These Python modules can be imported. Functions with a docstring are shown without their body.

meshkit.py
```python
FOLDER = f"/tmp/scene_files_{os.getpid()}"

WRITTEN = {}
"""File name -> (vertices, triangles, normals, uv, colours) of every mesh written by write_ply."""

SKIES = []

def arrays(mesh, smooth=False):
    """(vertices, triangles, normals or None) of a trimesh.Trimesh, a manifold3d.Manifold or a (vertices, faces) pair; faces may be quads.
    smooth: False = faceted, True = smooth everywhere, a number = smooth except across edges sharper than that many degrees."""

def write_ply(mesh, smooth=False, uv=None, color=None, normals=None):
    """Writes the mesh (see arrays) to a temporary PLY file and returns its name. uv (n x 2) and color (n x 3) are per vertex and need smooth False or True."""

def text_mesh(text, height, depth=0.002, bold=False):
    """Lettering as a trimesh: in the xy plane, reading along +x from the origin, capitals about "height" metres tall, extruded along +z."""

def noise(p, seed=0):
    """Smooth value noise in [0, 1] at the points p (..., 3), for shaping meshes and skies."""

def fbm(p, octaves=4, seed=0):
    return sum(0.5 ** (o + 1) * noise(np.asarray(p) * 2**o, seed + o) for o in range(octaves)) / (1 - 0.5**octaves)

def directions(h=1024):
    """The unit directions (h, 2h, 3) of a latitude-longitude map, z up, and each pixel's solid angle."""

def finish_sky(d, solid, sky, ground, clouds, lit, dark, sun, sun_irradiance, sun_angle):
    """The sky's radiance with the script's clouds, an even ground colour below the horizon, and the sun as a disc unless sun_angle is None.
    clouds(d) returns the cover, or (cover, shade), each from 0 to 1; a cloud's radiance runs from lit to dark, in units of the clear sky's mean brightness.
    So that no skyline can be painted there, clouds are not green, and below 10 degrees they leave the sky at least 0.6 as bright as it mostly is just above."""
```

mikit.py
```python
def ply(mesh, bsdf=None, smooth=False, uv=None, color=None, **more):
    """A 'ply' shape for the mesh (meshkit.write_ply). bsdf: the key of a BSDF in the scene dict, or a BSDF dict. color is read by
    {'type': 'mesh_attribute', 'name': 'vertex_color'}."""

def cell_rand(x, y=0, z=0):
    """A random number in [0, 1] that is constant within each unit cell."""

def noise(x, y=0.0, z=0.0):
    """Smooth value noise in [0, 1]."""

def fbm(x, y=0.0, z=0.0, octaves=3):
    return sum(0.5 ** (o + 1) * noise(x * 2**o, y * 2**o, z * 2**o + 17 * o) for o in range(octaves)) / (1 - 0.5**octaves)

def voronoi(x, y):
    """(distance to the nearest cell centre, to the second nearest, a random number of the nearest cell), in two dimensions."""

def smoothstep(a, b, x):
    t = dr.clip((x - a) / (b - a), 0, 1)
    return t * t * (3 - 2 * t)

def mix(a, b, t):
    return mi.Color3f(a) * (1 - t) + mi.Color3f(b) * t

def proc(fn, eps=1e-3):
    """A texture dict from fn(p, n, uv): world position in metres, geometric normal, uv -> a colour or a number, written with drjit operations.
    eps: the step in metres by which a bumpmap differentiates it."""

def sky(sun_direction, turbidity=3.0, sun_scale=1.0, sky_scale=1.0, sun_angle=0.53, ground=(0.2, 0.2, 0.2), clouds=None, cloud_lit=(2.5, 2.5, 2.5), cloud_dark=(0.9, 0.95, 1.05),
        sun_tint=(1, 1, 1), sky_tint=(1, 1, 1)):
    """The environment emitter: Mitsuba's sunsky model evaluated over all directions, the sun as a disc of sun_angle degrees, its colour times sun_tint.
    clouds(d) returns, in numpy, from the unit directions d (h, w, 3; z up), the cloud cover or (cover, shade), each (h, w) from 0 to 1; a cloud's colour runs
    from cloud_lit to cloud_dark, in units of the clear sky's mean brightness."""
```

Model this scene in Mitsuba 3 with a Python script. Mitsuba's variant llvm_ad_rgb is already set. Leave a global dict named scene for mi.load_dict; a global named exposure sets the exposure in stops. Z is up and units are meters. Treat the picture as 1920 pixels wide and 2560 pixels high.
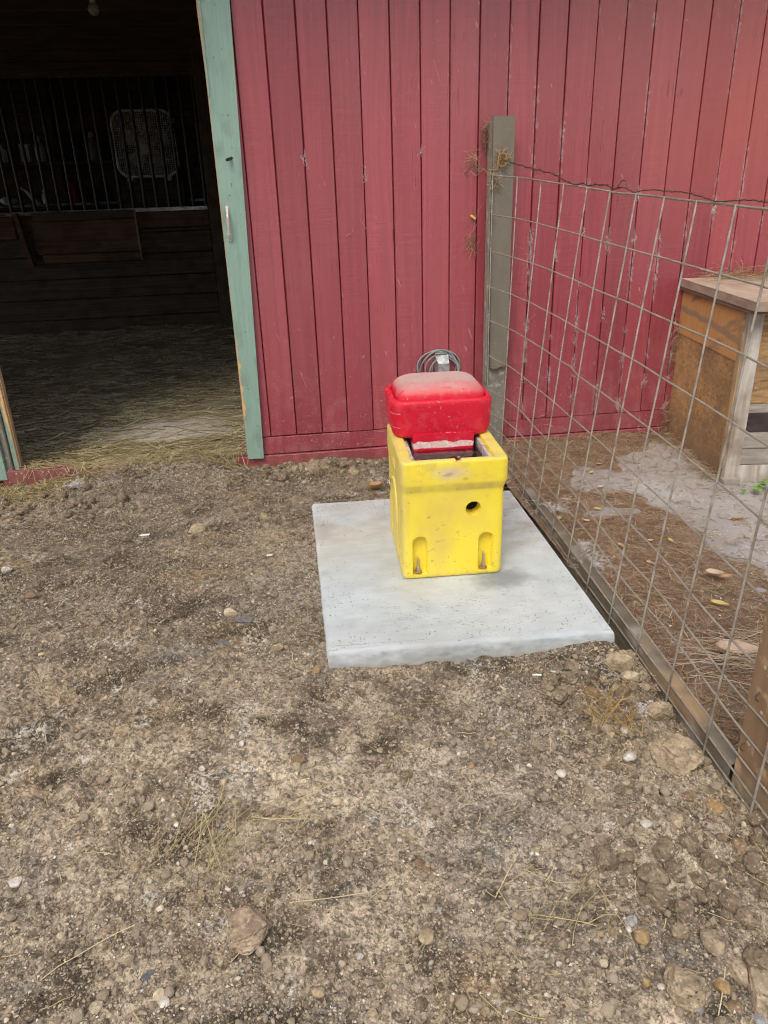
import math, random
import numpy as np, trimesh, manifold3d, drjit as dr, mitsuba as mi
from scipy.interpolate import RBFInterpolator
import mikit, meshkit
from mikit import noise, fbm, voronoi, cell_rand, smoothstep, mix

T = mi.ScalarTransform4f
scene, labels = {}, {}
R = np.random.default_rng(7)

# ------------------------------------------------------------------ camera, sky, exposure
CAM_O = np.array([0.0, -3.629, 1.2])
YAW, PITCH, ROLL, FPX = 0.12109, 0.41089, -0.03351, 1860.0
_fw = np.array([math.sin(YAW) * math.cos(PITCH), math.cos(YAW) * math.cos(PITCH), -math.sin(PITCH)])
_r0 = np.array([math.cos(YAW), -math.sin(YAW), 0]); _u0 = np.cross(_r0, _fw)
_up = -math.sin(ROLL) * _r0 + math.cos(ROLL) * _u0
scene['camera'] = {'type': 'perspective', 'fov_axis': 'x', 'fov': math.degrees(2 * math.atan(960 / FPX)), 'near_clip': 0.05, 'far_clip': 400.0,
                   'to_world': T().look_at(origin=CAM_O.tolist(), target=(CAM_O + _fw).tolist(), up=_up.tolist())}
# bright overcast daylight: an even cloud deck with the sun only a broad glow behind the camera
scene['sky'] = mikit.sky([-0.30, -0.58, 0.76], turbidity=3, sun_scale=0.30, sun_angle=26, clouds=lambda d: 1.0, cloud_lit=(1.65, 1.67, 1.72), sun_tint=(0.94, 0.985, 1.05), ground=(0.2, 0.18, 0.15))
exposure = 2.58

# ------------------------------------------------------------------ helpers
def label(key, text=None, cat=None, group=None, kind=None):
    d = labels.setdefault(key, {})
    for k, v in (('label', text), ('category', cat), ('group', group), ('kind', kind)):
        if v: d[k] = v

_count = {}
def num(base):
    n = _count.get(base, 0); _count[base] = n + 1
    return base if n == 0 else f'{base}_{n:03d}'

def add(name, mesh, bsdf, smooth=False, parent=None, color=None, text=None, cat=None, group=None, kind=None, place=None):
    key = num((parent + '__' if parent else '') + name)
    d = mesh if isinstance(mesh, dict) else mikit.ply(mesh, bsdf, smooth=smooth, color=color)
    if place is not None: d = {**d, 'to_world': place}
    scene[key] = d
    if text or cat or group or kind: label(key, text, cat, group, kind)
    return key

def thing(name, text, cat, group=None):
    key = num(name); label(key, text, cat, group)
    return key

def man(m):
    g = m.to_mesh()
    return trimesh.Trimesh(g.vert_properties[:, :3], g.tri_verts, process=False)

def to_man(m):
    return manifold3d.Manifold(manifold3d.Mesh(np.asarray(m.vertices, np.float32), np.asarray(m.faces, np.uint32)))

def box(x0, x1, y0, y1, z0, z1, b=0.002):
    """A box with chamfered edges."""
    b = min(b, (x1 - x0) * .45, (y1 - y0) * .45, (z1 - z0) * .45)
    pts = []
    for sx in (0, 1):
        for sy in (0, 1):
            for sz in (0, 1):
                x, y, z = (x0, x1)[sx], (y0, y1)[sy], (z0, z1)[sz]
                dx, dy, dz = (b, -b)[sx], (b, -b)[sy], (b, -b)[sz]
                pts += [(x + dx, y + dy, z), (x + dx, y, z + dz), (x, y + dy, z + dz)]
    return man(manifold3d.Manifold.hull_points(np.array(pts)))

def hull(pts):
    return man(manifold3d.Manifold.hull_points(np.array(pts, float)))

def cat_m(ms):
    return trimesh.util.concatenate(ms)

def tube(points, r, sides=8, cap=True):
    p = np.asarray(points, float); rr = np.broadcast_to(np.asarray(r, float), (len(p),))
    t = np.gradient(p, axis=0); t /= np.linalg.norm(t, axis=1, keepdims=True) + 1e-12
    ref = np.array([0, 0, 1.0]) if abs(t[:, 2]).mean() < .8 else np.array([1.0, 0, 0])
    a = np.cross(t, ref); a /= np.linalg.norm(a, axis=1, keepdims=True) + 1e-12
    b = np.cross(t, a); ang = np.arange(sides) * 2 * np.pi / sides
    v = (p[:, None] + rr[:, None, None] * (np.cos(ang)[None, :, None] * a[:, None] + np.sin(ang)[None, :, None] * b[:, None])).reshape(-1, 3)
    i, j = np.meshgrid(np.arange(len(p) - 1), np.arange(sides), indexing='ij')
    q = np.stack([i * sides + j, i * sides + (j + 1) % sides, (i + 1) * sides + (j + 1) % sides, (i + 1) * sides + j], -1).reshape(-1, 4)
    f = [q[:, [0, 2, 1]], q[:, [0, 3, 2]]]
    if cap:
        n = len(v); v = np.vstack([v, p[:1], p[-1:]]); j = np.arange(sides); e = (len(p) - 1) * sides
        f += [np.stack([j, (j + 1) % sides, j * 0 + n], 1), np.stack([e + j, j * 0 + n + 1, e + (j + 1) % sides], 1)]
    return trimesh.Trimesh(v, np.vstack(f), process=False)

def smooth_path(pts, n):
    """Catmull-Rom through the points, n samples."""
    from scipy.interpolate import CubicSpline
    p = np.asarray(pts, float); s = np.r_[0, np.cumsum(np.linalg.norm(np.diff(p, axis=0), axis=1))]
    return CubicSpline(s, p)(np.linspace(0, s[-1], n))

def moved(m, mat):
    m = m.copy(); m.apply_transform(np.asarray(mat)); return m

def frame(ox, oy, oz, deg):
    a = math.radians(deg); M = np.eye(4)
    M[:2, :2] = [[math.cos(a), -math.sin(a)], [math.sin(a), math.cos(a)]]; M[:3, 3] = [ox, oy, oz]
    return M

def grid_mesh(xs, ys, Z):
    nx, ny = len(xs), len(ys)
    X, Y = np.meshgrid(xs, ys, indexing='ij')
    v = np.stack([X, Y, Z], -1).reshape(-1, 3)
    i, j = np.meshgrid(np.arange(nx - 1), np.arange(ny - 1), indexing='ij')
    a = (i * ny + j).ravel()
    f = np.vstack([np.stack([a, a + ny, a + ny + 1], 1), np.stack([a, a + ny + 1, a + 1], 1)])
    return trimesh.Trimesh(v, f, process=False)

def tex(fn, eps=1e-3): return mikit.proc(fn, eps)
def rgb(*c): return {'type': 'rgb', 'value': list(c)}

def mat(key, color, rough=.6, spec=.5, metallic=0.0, bump=None, height=1.0, eps=1e-3, **more):
    """A principled BSDF; color is an rgb triple or fn(p, n, uv); bump is fn returning a height in units of `height` metres."""
    d = {'type': 'principled', 'base_color': tex(color) if callable(color) else (color if isinstance(color, dict) else rgb(*color)),
         'roughness': tex(rough) if callable(rough) else rough, 'specular': spec, 'metallic': metallic, **more}
    if bump is not None: d = {'type': 'bumpmap', 'arbitrary': tex(bump, eps), 'scale': height, 'nested': d}
    scene[key] = {'type': 'twosided', 'bsdf': d}
    return key

def sat(x): return dr.clip(x, 0, 1)

VC = {'type': 'mesh_attribute', 'name': 'vertex_color'}

# ------------------------------------------------------------------ materials
GX0, GS = 0.0133, 0.13       # siding grooves: x = GX0 + GS * k

def wall_color(p, n, uv):
    k = dr.floor((p.x - GX0) / GS); u = (p.x - GX0) / GS - k
    tone = cell_rand(k, 3, 1)
    c = mix((.260, .040, .060), (.365, .066, .088), tone)
    c = mix(c, (.28, .045, .066), sat(fbm(p.x * 3, p.z * 1.4, 4 + 9 * tone, 4) * 2 - .75) * .5)
    wv = 5 * noise(p.x * 8, p.z * 1.5, k)
    grain = fbm(p.x * 95 + wv, p.z * 2.2, 7 * k, 3)
    ringy = dr.abs(dr.sin(p.x * 230 + 34 * noise(p.x * 9 + 5 * k, p.z * 1.7, k) + 4 * noise(p.x * 40, p.z * 6, k)))
    c = c * (0.82 + 0.28 * grain + .12 * ringy * smoothstep(.3, .6, cell_rand(k, 8, 2)))
    c = mix(c, (.20, .030, .045), smoothstep(.70, .86, noise(p.x * 120 + wv, p.z * 1.6, 3 * k)) * .5 * cell_rand(k, 5, 5))
    saw = fbm(p.x * 9, p.z * 240, k, 2)
    c = c * (1 + (saw - .5) * .16 * smoothstep(.35, .65, fbm(p.x * 5, p.z * 4, k, 3)))
    # chalky bloom in broad patches
    c = mix(c, (.36, .14, .16), sat(fbm(p.x * 1.7, p.z * 1.2, 11, 4) - .40) * .6)
    warm_glow = smoothstep(1.0, 2.1, p.x) * smoothstep(.75, 1.5, p.z) * sat(.35 + fbm(p.x * 2.6, p.z * 1.3, 31, 4))  # warm reflected light at the upper right, painted into the wall colour
    c = mix(c, (.46, .125, .085), warm_glow * .42)
    # a few short drying checks and scratches
    ck = smoothstep(.90, .93, noise(p.x * 230, p.z * 9.0, 5)) * smoothstep(.66, .74, noise(p.x * 6, p.z * 5.1, 8))
    c = mix(c, (.12, .014, .022), ck * .6)
    sc = smoothstep(.94, .97, noise(p.x * 170 + p.z * 60, p.z * 14 - p.x * 5, 15)) * smoothstep(.5, .7, noise(p.x * 4, p.z * 4, 18))
    c = mix(c, (.50, .26, .28), sc * .6)
    # dried splashes and dust specks, mostly low down
    low = smoothstep(.75, -.05, p.z)
    sp = noise(p.x * 330, p.z * 300 + 9, 1) * (.86 + .14 * noise(p.x * 40, p.z * 40, 7))
    c = mix(c, (.56, .38, .38), smoothstep(.945 - .13 * low, .975 - .13 * low, sp) * .75)
    d1, d2, w = voronoi(p.x * 27 + 4, p.z * 21)
    c = mix(c, (.52, .37, .37), dr.select(w > .975 - .09 * low, smoothstep(.16, .03, d1 + .34 * (noise(p.x * 120, p.z * 120) - .3)), 0.0) * (.2 + .55 * low))
    c = mix(c, (.42, .17, .19), low * sat(fbm(p.x * 26, p.z * 18, 6, 4) * 3 - 1.6) * .45)
    # dust and web smears lodged along some grooves to the right of the post
    e = dr.minimum(u, 1 - u) * GS
    right = smoothstep(.95, 1.15, p.x)
    sm = smoothstep(.56, .78, noise(k * 7.3 + dr.select(u > .5, 1.0, 0.0) * 7.3, p.z * 7.0, 3)) * smoothstep(.020, .001, e + .016 * noise(p.x * 160, p.z * 70, 2))
    c = mix(c, (.45, .36, .38), sm * (.08 + 1.1 * right) * (.3 + .9 * noise(p.x * 200, p.z * 200, 4)))
    # mud splashed on the lowest hand's breadth
    mud = smoothstep(.10, -.09, p.z + .10 * fbm(p.x * 9, p.z * 9, 2, 3))
    return mix(c, (.20, .11, .095), mud * .45)

def wall_bump(p, n, uv):
    k = dr.floor((p.x - GX0) / GS)
    kind = cell_rand(k, 8, 2)
    saw = fbm(p.x * 7, p.z * 210, k, 2)
    grain = fbm(p.x * 95 + 3 * noise(p.x * 8, p.z * 1.1, k), p.z * 2.2, 7 * k, 2)
    rough = fbm(p.x * 120, p.z * 120, 3, 2)
    ringy = dr.abs(dr.sin(p.x * 230 + 34 * noise(p.x * 9 + 5 * k, p.z * 1.7, k) + 4 * noise(p.x * 40, p.z * 6, k)))
    return ringy * .7 * smoothstep(.3, .6, kind) + saw * .6 * smoothstep(2.1, .9, p.z) * (.35 + .9 * smoothstep(.35, .65, fbm(p.x * 5, p.z * 4, k, 2))) + grain * (.6 + 1.0 * kind) + rough * .5

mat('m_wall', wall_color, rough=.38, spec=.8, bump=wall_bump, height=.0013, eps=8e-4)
mat('m_wall_back', (.22, .026, .042), rough=.8)

def green_color(p, n, uv):
    c = mix((.205, .335, .295), (.27, .415, .365), fbm(p.x * 14, p.z * 3, 1, 4))
    c = c * (.9 + .2 * fbm(p.x * 150, p.z * 5, 2, 3))
    dirt = sat(fbm(p.x * 22, p.z * 11, 5, 4) - .52) * 2.2
    c = mix(c, (.12, .15, .12), dirt * .6)
    c = mix(c, (.20, .23, .18), smoothstep(.6, -.05, p.z) * .35 * fbm(p.x * 40, p.z * 30, 9, 3))
    d1, d2, w = voronoi(p.x * 48, p.z * 33)
    c = mix(c, (.07, .09, .08), dr.select((w > .965) & (d1 < .12), .6, 0.0))
    # paint flaked to bare wood along the inner edge, thickest at knee height
    edge = dr.select(p.x > -.6, p.x + .243, -1.343 - p.x)
    flake = smoothstep(.026, .014, edge + .026 * (fbm(p.z * 34, p.x * 70, 3, 4) - .15)) * smoothstep(.12, .22, p.z) * smoothstep(.62, .42, p.z)
    thin = smoothstep(.0060, .0045, edge + .003 * noise(p.z * 40, 2))
    c = mix(c, (.62, .40, .20), sat(flake * 1.4))
    return mix(c, (.40, .24, .12), sat(thin) * .9)
mat('m_green', green_color, rough=.5, spec=.45, bump=lambda p, n, uv: fbm(p.x * 170, p.z * 5, 2, 3) + .5 * fbm(p.x * 60, p.z * 60, 3, 2), height=.0008)

def wood_color(a, b, sx, sy, sz, seed, dirt=(.08, .06, .045), amt=.5):
    def fn(p, n, uv):
        w = noise(p.x * 4, p.y * 4, p.z * 4 + seed) * 2
        g = fbm(p.x * sx + w, p.y * sy + w, p.z * sz + seed, 4)
        c = mix(a, b, sat(g * 1.5 - .25))
        return mix(c, dirt, sat(fbm(p.x * 9, p.y * 9, p.z * 9 + seed, 4) * 2.4 - 1.0) * amt)
    return fn
def wood_bump(sx, sy, sz, seed):
    return lambda p, n, uv: fbm(p.x * sx, p.y * sy, p.z * sz + seed, 3)

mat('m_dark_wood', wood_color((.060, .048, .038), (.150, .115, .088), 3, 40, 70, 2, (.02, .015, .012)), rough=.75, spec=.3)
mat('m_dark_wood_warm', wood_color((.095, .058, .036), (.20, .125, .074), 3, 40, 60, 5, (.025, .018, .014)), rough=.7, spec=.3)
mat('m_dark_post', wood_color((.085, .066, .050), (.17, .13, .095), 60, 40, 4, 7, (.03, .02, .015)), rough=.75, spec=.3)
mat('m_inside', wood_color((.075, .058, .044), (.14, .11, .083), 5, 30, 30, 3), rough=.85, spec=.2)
mat('m_roof_under', (.08, .065, .052), rough=.9)
mat('m_shingle', (.09, .085, .08), rough=.9)
mat('m_bare_wood', wood_color((.30, .20, .11), (.52, .38, .22), 60, 60, 4, 4), rough=.75)
mat('m_black_iron', (.012, .012, .014), rough=.38, spec=.5)

def galv_color(p, n, uv):
    d1, d2, w = voronoi(p.x * 70, p.z * 70)
    return mix((.42, .45, .48), (.68, .71, .73), w) * (.75 + .5 * fbm(p.x * 30, p.y * 30, p.z * 30, 3))
mat('m_galv', galv_color, rough=.42, metallic=.85, spec=.5)
mat('m_galv_dirty', lambda p, n, uv: mix(galv_color(p, n, uv), (.10, .09, .08), sat(fbm(p.x * 14, p.y * 9, p.z * 40, 4) * 3 - 1.25)), rough=.4, metallic=.7)

def wire_color(p, n, uv):
    c = mix((.40, .385, .36), (.56, .55, .52), fbm(p.x * 50, p.y * 50, p.z * 50, 2))
    return mix(c, (.20, .15, .11), sat(fbm(p.x * 35, p.y * 35, p.z * 35 + 3, 3) * 2.6 - 1.1) * .8)
mat('m_wire', wire_color, rough=.4, metallic=.45)
def wire_h_color(p, n, uv):
    c = mix((.19, .165, .14), (.36, .33, .29), fbm(p.x * 40, p.y * 40, p.z * 40, 3))
    return mix(c, (.55, .53, .50), dr.select(noise(p.x * 130, p.y * 60, p.z * 130) > .90, .8, 0.0))
mat('m_wire_h', wire_h_color, rough=.65, metallic=.1)
mat('m_tie_wire', (.085, .065, .05), rough=.6, metallic=.3)

# concrete slab with broom finish
def slab_color(p, n, uv):
    c = mix((.425, .465, .505), (.55, .60, .65), fbm(p.x * 3.1, p.y * 4.5, 2, 4))
    c = mix(c, (.47, .56, .635), sat(fbm(p.x * 2.3 + 4, p.y * 2.6, 9, 4) * 2.6 - 1.1) * .7)
    c = mix(c, (.54, .53, .46), sat(fbm(p.x * 2.9 + 8, p.y * 3.3, 5, 4) * 2.4 - 1.15) * .55)
    br = fbm(p.x * 7 + .6 * p.y, p.y * 330, 1, 2)
    c = c * (.94 + .11 * br)
    c = c * (.86 + .26 * fbm(p.x * 17, p.y * 21, 7, 4))
    # brown tracked-in dirt at the back, behind and right of the waterer
    dist = dr.sqrt(dr.square((p.x - .70) * 1.1) + dr.square(p.y + 1.02))
    c = mix(c, (.28, .22, .18), sat(fbm(p.x * 14, p.y * 18, 3, 5) * 2.0 - .75) * smoothstep(.42, .12, dist) * .75)
    d0 = dr.sqrt(dr.square((p.x - .20) * .8) + dr.square(p.y + .95))
    c = mix(c, (.30, .25, .20), sat(fbm(p.x * 2.2 + 5, p.y * 3.1 + 1, 13, 5) * 5 - 2.9) * .35)
    c = mix(c, (.33, .28, .24), sat(fbm(p.x * 12, p.y * 16, 7, 5) * 2.0 - .75) * smoothstep(.34, .08, d0) * .6)
    # damp patch running out under the front right foot of the waterer
    wet = dr.sqrt(dr.square((p.x - .635) * .7) + dr.square((p.y + 1.52) * 1.2)) + .07 * fbm(p.x * 22, p.y * 22, 4, 3)
    c = c * (1 - .42 * smoothstep(.135, .07, wet))
    q = .010 * (noise(p.x * 130, p.y * 130, 3) - .5)
    d1, d2, w = voronoi(p.x * 14 + q * 30, p.y * 23 + q * 30)
    c = mix(c, (.16, .14, .12), dr.select(w > .90, smoothstep(.10, .02, d1), 0.0) * .6 * smoothstep(.4, .8, dr.abs(n.z)))
    c = mix(c, (.20, .18, .16), smoothstep(.80, .90, noise(p.x * 75, p.y * 420, 4)) * smoothstep(.45, .7, fbm(p.x * 6, p.y * 7, 4, 3)) * .55 * smoothstep(.4, .8, dr.abs(n.z)))
    side = smoothstep(.5, .2, dr.abs(n.z))
    c = mix(c, c * (.66 + .6 * fbm(p.x * 34, p.y * 34, p.z * 60, 4)), side)
    c = mix(c, (.20, .18, .16), side * smoothstep(.70, .80, fbm(p.x * 70, p.y * 70, p.z * 90, 3)) * .35)
    return mix(c, (.30, .26, .21), side * smoothstep(-.012, -.06, p.z + .02 * fbm(p.x * 30, p.y * 30, 6, 3)) * .5)
mat('m_slab', slab_color, rough=.85, spec=.3, height=.0011, eps=7e-4,
    bump=lambda p, n, uv: fbm(p.x * 7 + .6 * p.y, p.y * 330, 1, 2) * smoothstep(.4, .8, dr.abs(n.z)) + .9 * fbm(p.x * 130, p.y * 130, p.z * 130, 2) + 3.0 * fbm(p.x * 60, p.y * 60, p.z * 60, 3) * smoothstep(.6, .2, dr.abs(n.z)))
def yard_conc_color(p, n, uv):
    c = mix((.26, .24, .235), (.36, .345, .345), fbm(p.x * 4, p.y * 5, 3, 4))
    c = mix(c, (.42, .43, .46), sat(fbm(p.x * 3.3 + 2, p.y * 4.2 + 5, 1, 4) * 3.2 - 1.75) * .9)
    d1, d2, w = voronoi(p.x * 60, p.y * 60)
    c = mix(c, (.62, .60, .56), dr.select((w > .90) & (d1 < .2), .8, 0.0))
    d1, d2, w = voronoi(p.x * 45 + 5, p.y * 45)
    return mix(c, (.13, .10, .08), dr.select((w > .86) & (d1 < .3), .7, 0.0))
mat('m_yard_concrete', yard_conc_color, rough=.85, spec=.3, bump=lambda p, n, uv: fbm(p.x * 90, p.y * 90, 2, 3), height=.0015)

# dirt
def dirt_color(p, n, uv):
    x, y = p.x, p.y
    big = fbm(x * 1.6 + 3, y * 1.9 + 5, 1, 4)
    mid = fbm(x * 7.5, y * 8.5, 6, 4)
    c = mix((.130, .104, .081), (.345, .290, .228), sat(mid * 2.3 - .6))
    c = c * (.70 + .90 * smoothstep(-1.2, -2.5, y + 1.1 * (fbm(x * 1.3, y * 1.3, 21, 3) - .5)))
    c = mix(c, (.46, .37, .27), sat(big * 3.0 - 1.4) * .65)
    c = mix(c, (.29, .205, .12), sat(fbm(x * 4.5 + 8, y * 5 + 2, 3, 4) * 4 - 2.35) * .7)
    c = mix(c, (.28, .26, .245), sat(fbm(x * 3 + 1, y * 3.4 + 9, 8, 4) * 4 - 2.3) * .6)
    c = mix(c, (.050, .040, .032), sat(fbm(x * 6.5 + 4, y * 11 + 7, 12, 4) * 8.5 - 5.0) * .8)
    c = mix(c, (.085, .060, .042), sat(fbm(x * 24, y * 30, 2, 3) * 3.4 - 1.75) * .6)
    c = c * (.48 + 1.04 * fbm(x * 150, y * 150, 3, 3))
    c = mix(c, (.60, .585, .55), sat(fbm(x * 11 + 3, y * 13, 9, 4) * 9 - 6.1) * smoothstep(.42, .6, noise(x * 170, y * 170, 5)) * .85)
    c = mix(c, (.185, .18, .178), sat(fbm(x * 9 + 7, y * 10 + 3, 17, 3) * 8 - 5.7) * .6)
    # embedded grit
    wx, wy = x + .0035 * noise(x * 330, y * 330, 1), y + .0035 * noise(x * 330, y * 330, 7)
    for s, lim, sx in ((300, .66, 1), (150, .80, 5), (75, .93, 2)):
        d1, d2, w = voronoi(wx * s + sx, wy * s + 2 * sx)
        hue = noise(x * s * .5, y * s * .5, sx)
        g = mix((.38, .30, .21), (.68, .61, .50), hue * hue)
        c = mix(c, g, dr.select((w > lim) & (d1 < .18 + .3 * hue), .62, 0.0))
        c = mix(c, (.05, .04, .03), dr.select((w < .22) & (d2 - d1 < .5), .50, 0.0))
    return c
def dirt_bump(p, n, uv):
    d1, d2, w = voronoi(p.x * 120 + 5, p.y * 120 + 10)
    e1, e2, v = voronoi(p.x * 260 + 1, p.y * 260 + 2)
    return 2.2 * fbm(p.x * 60, p.y * 60, 3, 4) + .45 * smoothstep(.5, .1, d1) * w + .3 * smoothstep(.5, .1, e1) * v
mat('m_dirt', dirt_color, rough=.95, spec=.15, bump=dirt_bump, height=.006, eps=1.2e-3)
mat('m_far_dirt', lambda p, n, uv: mix((.16, .12, .08), (.27, .215, .155), fbm(p.x * 2, p.y * 2, 1, 5)), rough=.95, spec=.1)

def rock_color(a, b, seed, speck=.5):
    def fn(p, n, uv):
        c = mix(a, b, fbm(p.x * 26, p.y * 26, p.z * 26 + seed, 4))
        c = c * (.42 + 1.15 * fbm(p.x * 110, p.y * 110, p.z * 110, 4))
        c = mix(c, (.085, .066, .048), sat(fbm(p.x * 34, p.y * 34, p.z * 34 + seed, 3) * 4 - 2.2) * speck * 1.3)
        s = noise(p.x * 260, p.y * 260, p.z * 260 + seed)
        c = mix(c, (.58, .53, .45), dr.select(s > .80, speck, 0.0))
        return mix(c, (.05, .04, .032), dr.select(s < .16, speck, 0.0))
    return fn
rb = lambda p, n, uv: fbm(p.x * 70, p.y * 70, p.z * 70, 4)
ROCKM = {}
for nm, a, b, sp in (('clod', (.25, .195, .135), (.46, .375, .275), .55), ('tan', (.30, .235, .155), (.44, .36, .25), .5), ('earth', (.135, .103, .075), (.29, .23, .168), .5), ('umber', (.22, .165, .12), (.40, .315, .235), .5), ('brown', (.16, .11, .07), (.30, .215, .145), .45),
                     ('orange', (.29, .185, .095), (.42, .30, .17), .4), ('white', (.42, .39, .36), (.62, .60, .56), .25), ('pale', (.36, .30, .22), (.50, .43, .33), .35),
                     ('cream', (.44, .37, .27), (.58, .50, .38), .2), ('grey', (.25, .25, .26), (.42, .42, .43), .4), ('slate', (.10, .105, .115), (.20, .205, .22), .3)):
    ROCKM[nm] = mat('m_rock_' + nm, rock_color(a, b, len(ROCKM), sp), rough=.9, spec=.2, bump=rb, height=.007, eps=1.2e-3)

scene['m_grit'] = {'type': 'twosided', 'bsdf': {'type': 'principled', 'base_color': VC, 'roughness': .9, 'specular': .2}}
scene['m_straw'] = {'type': 'twosided', 'bsdf': {'type': 'principled', 'base_color': VC, 'roughness': .6, 'specular': .3}}

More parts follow.
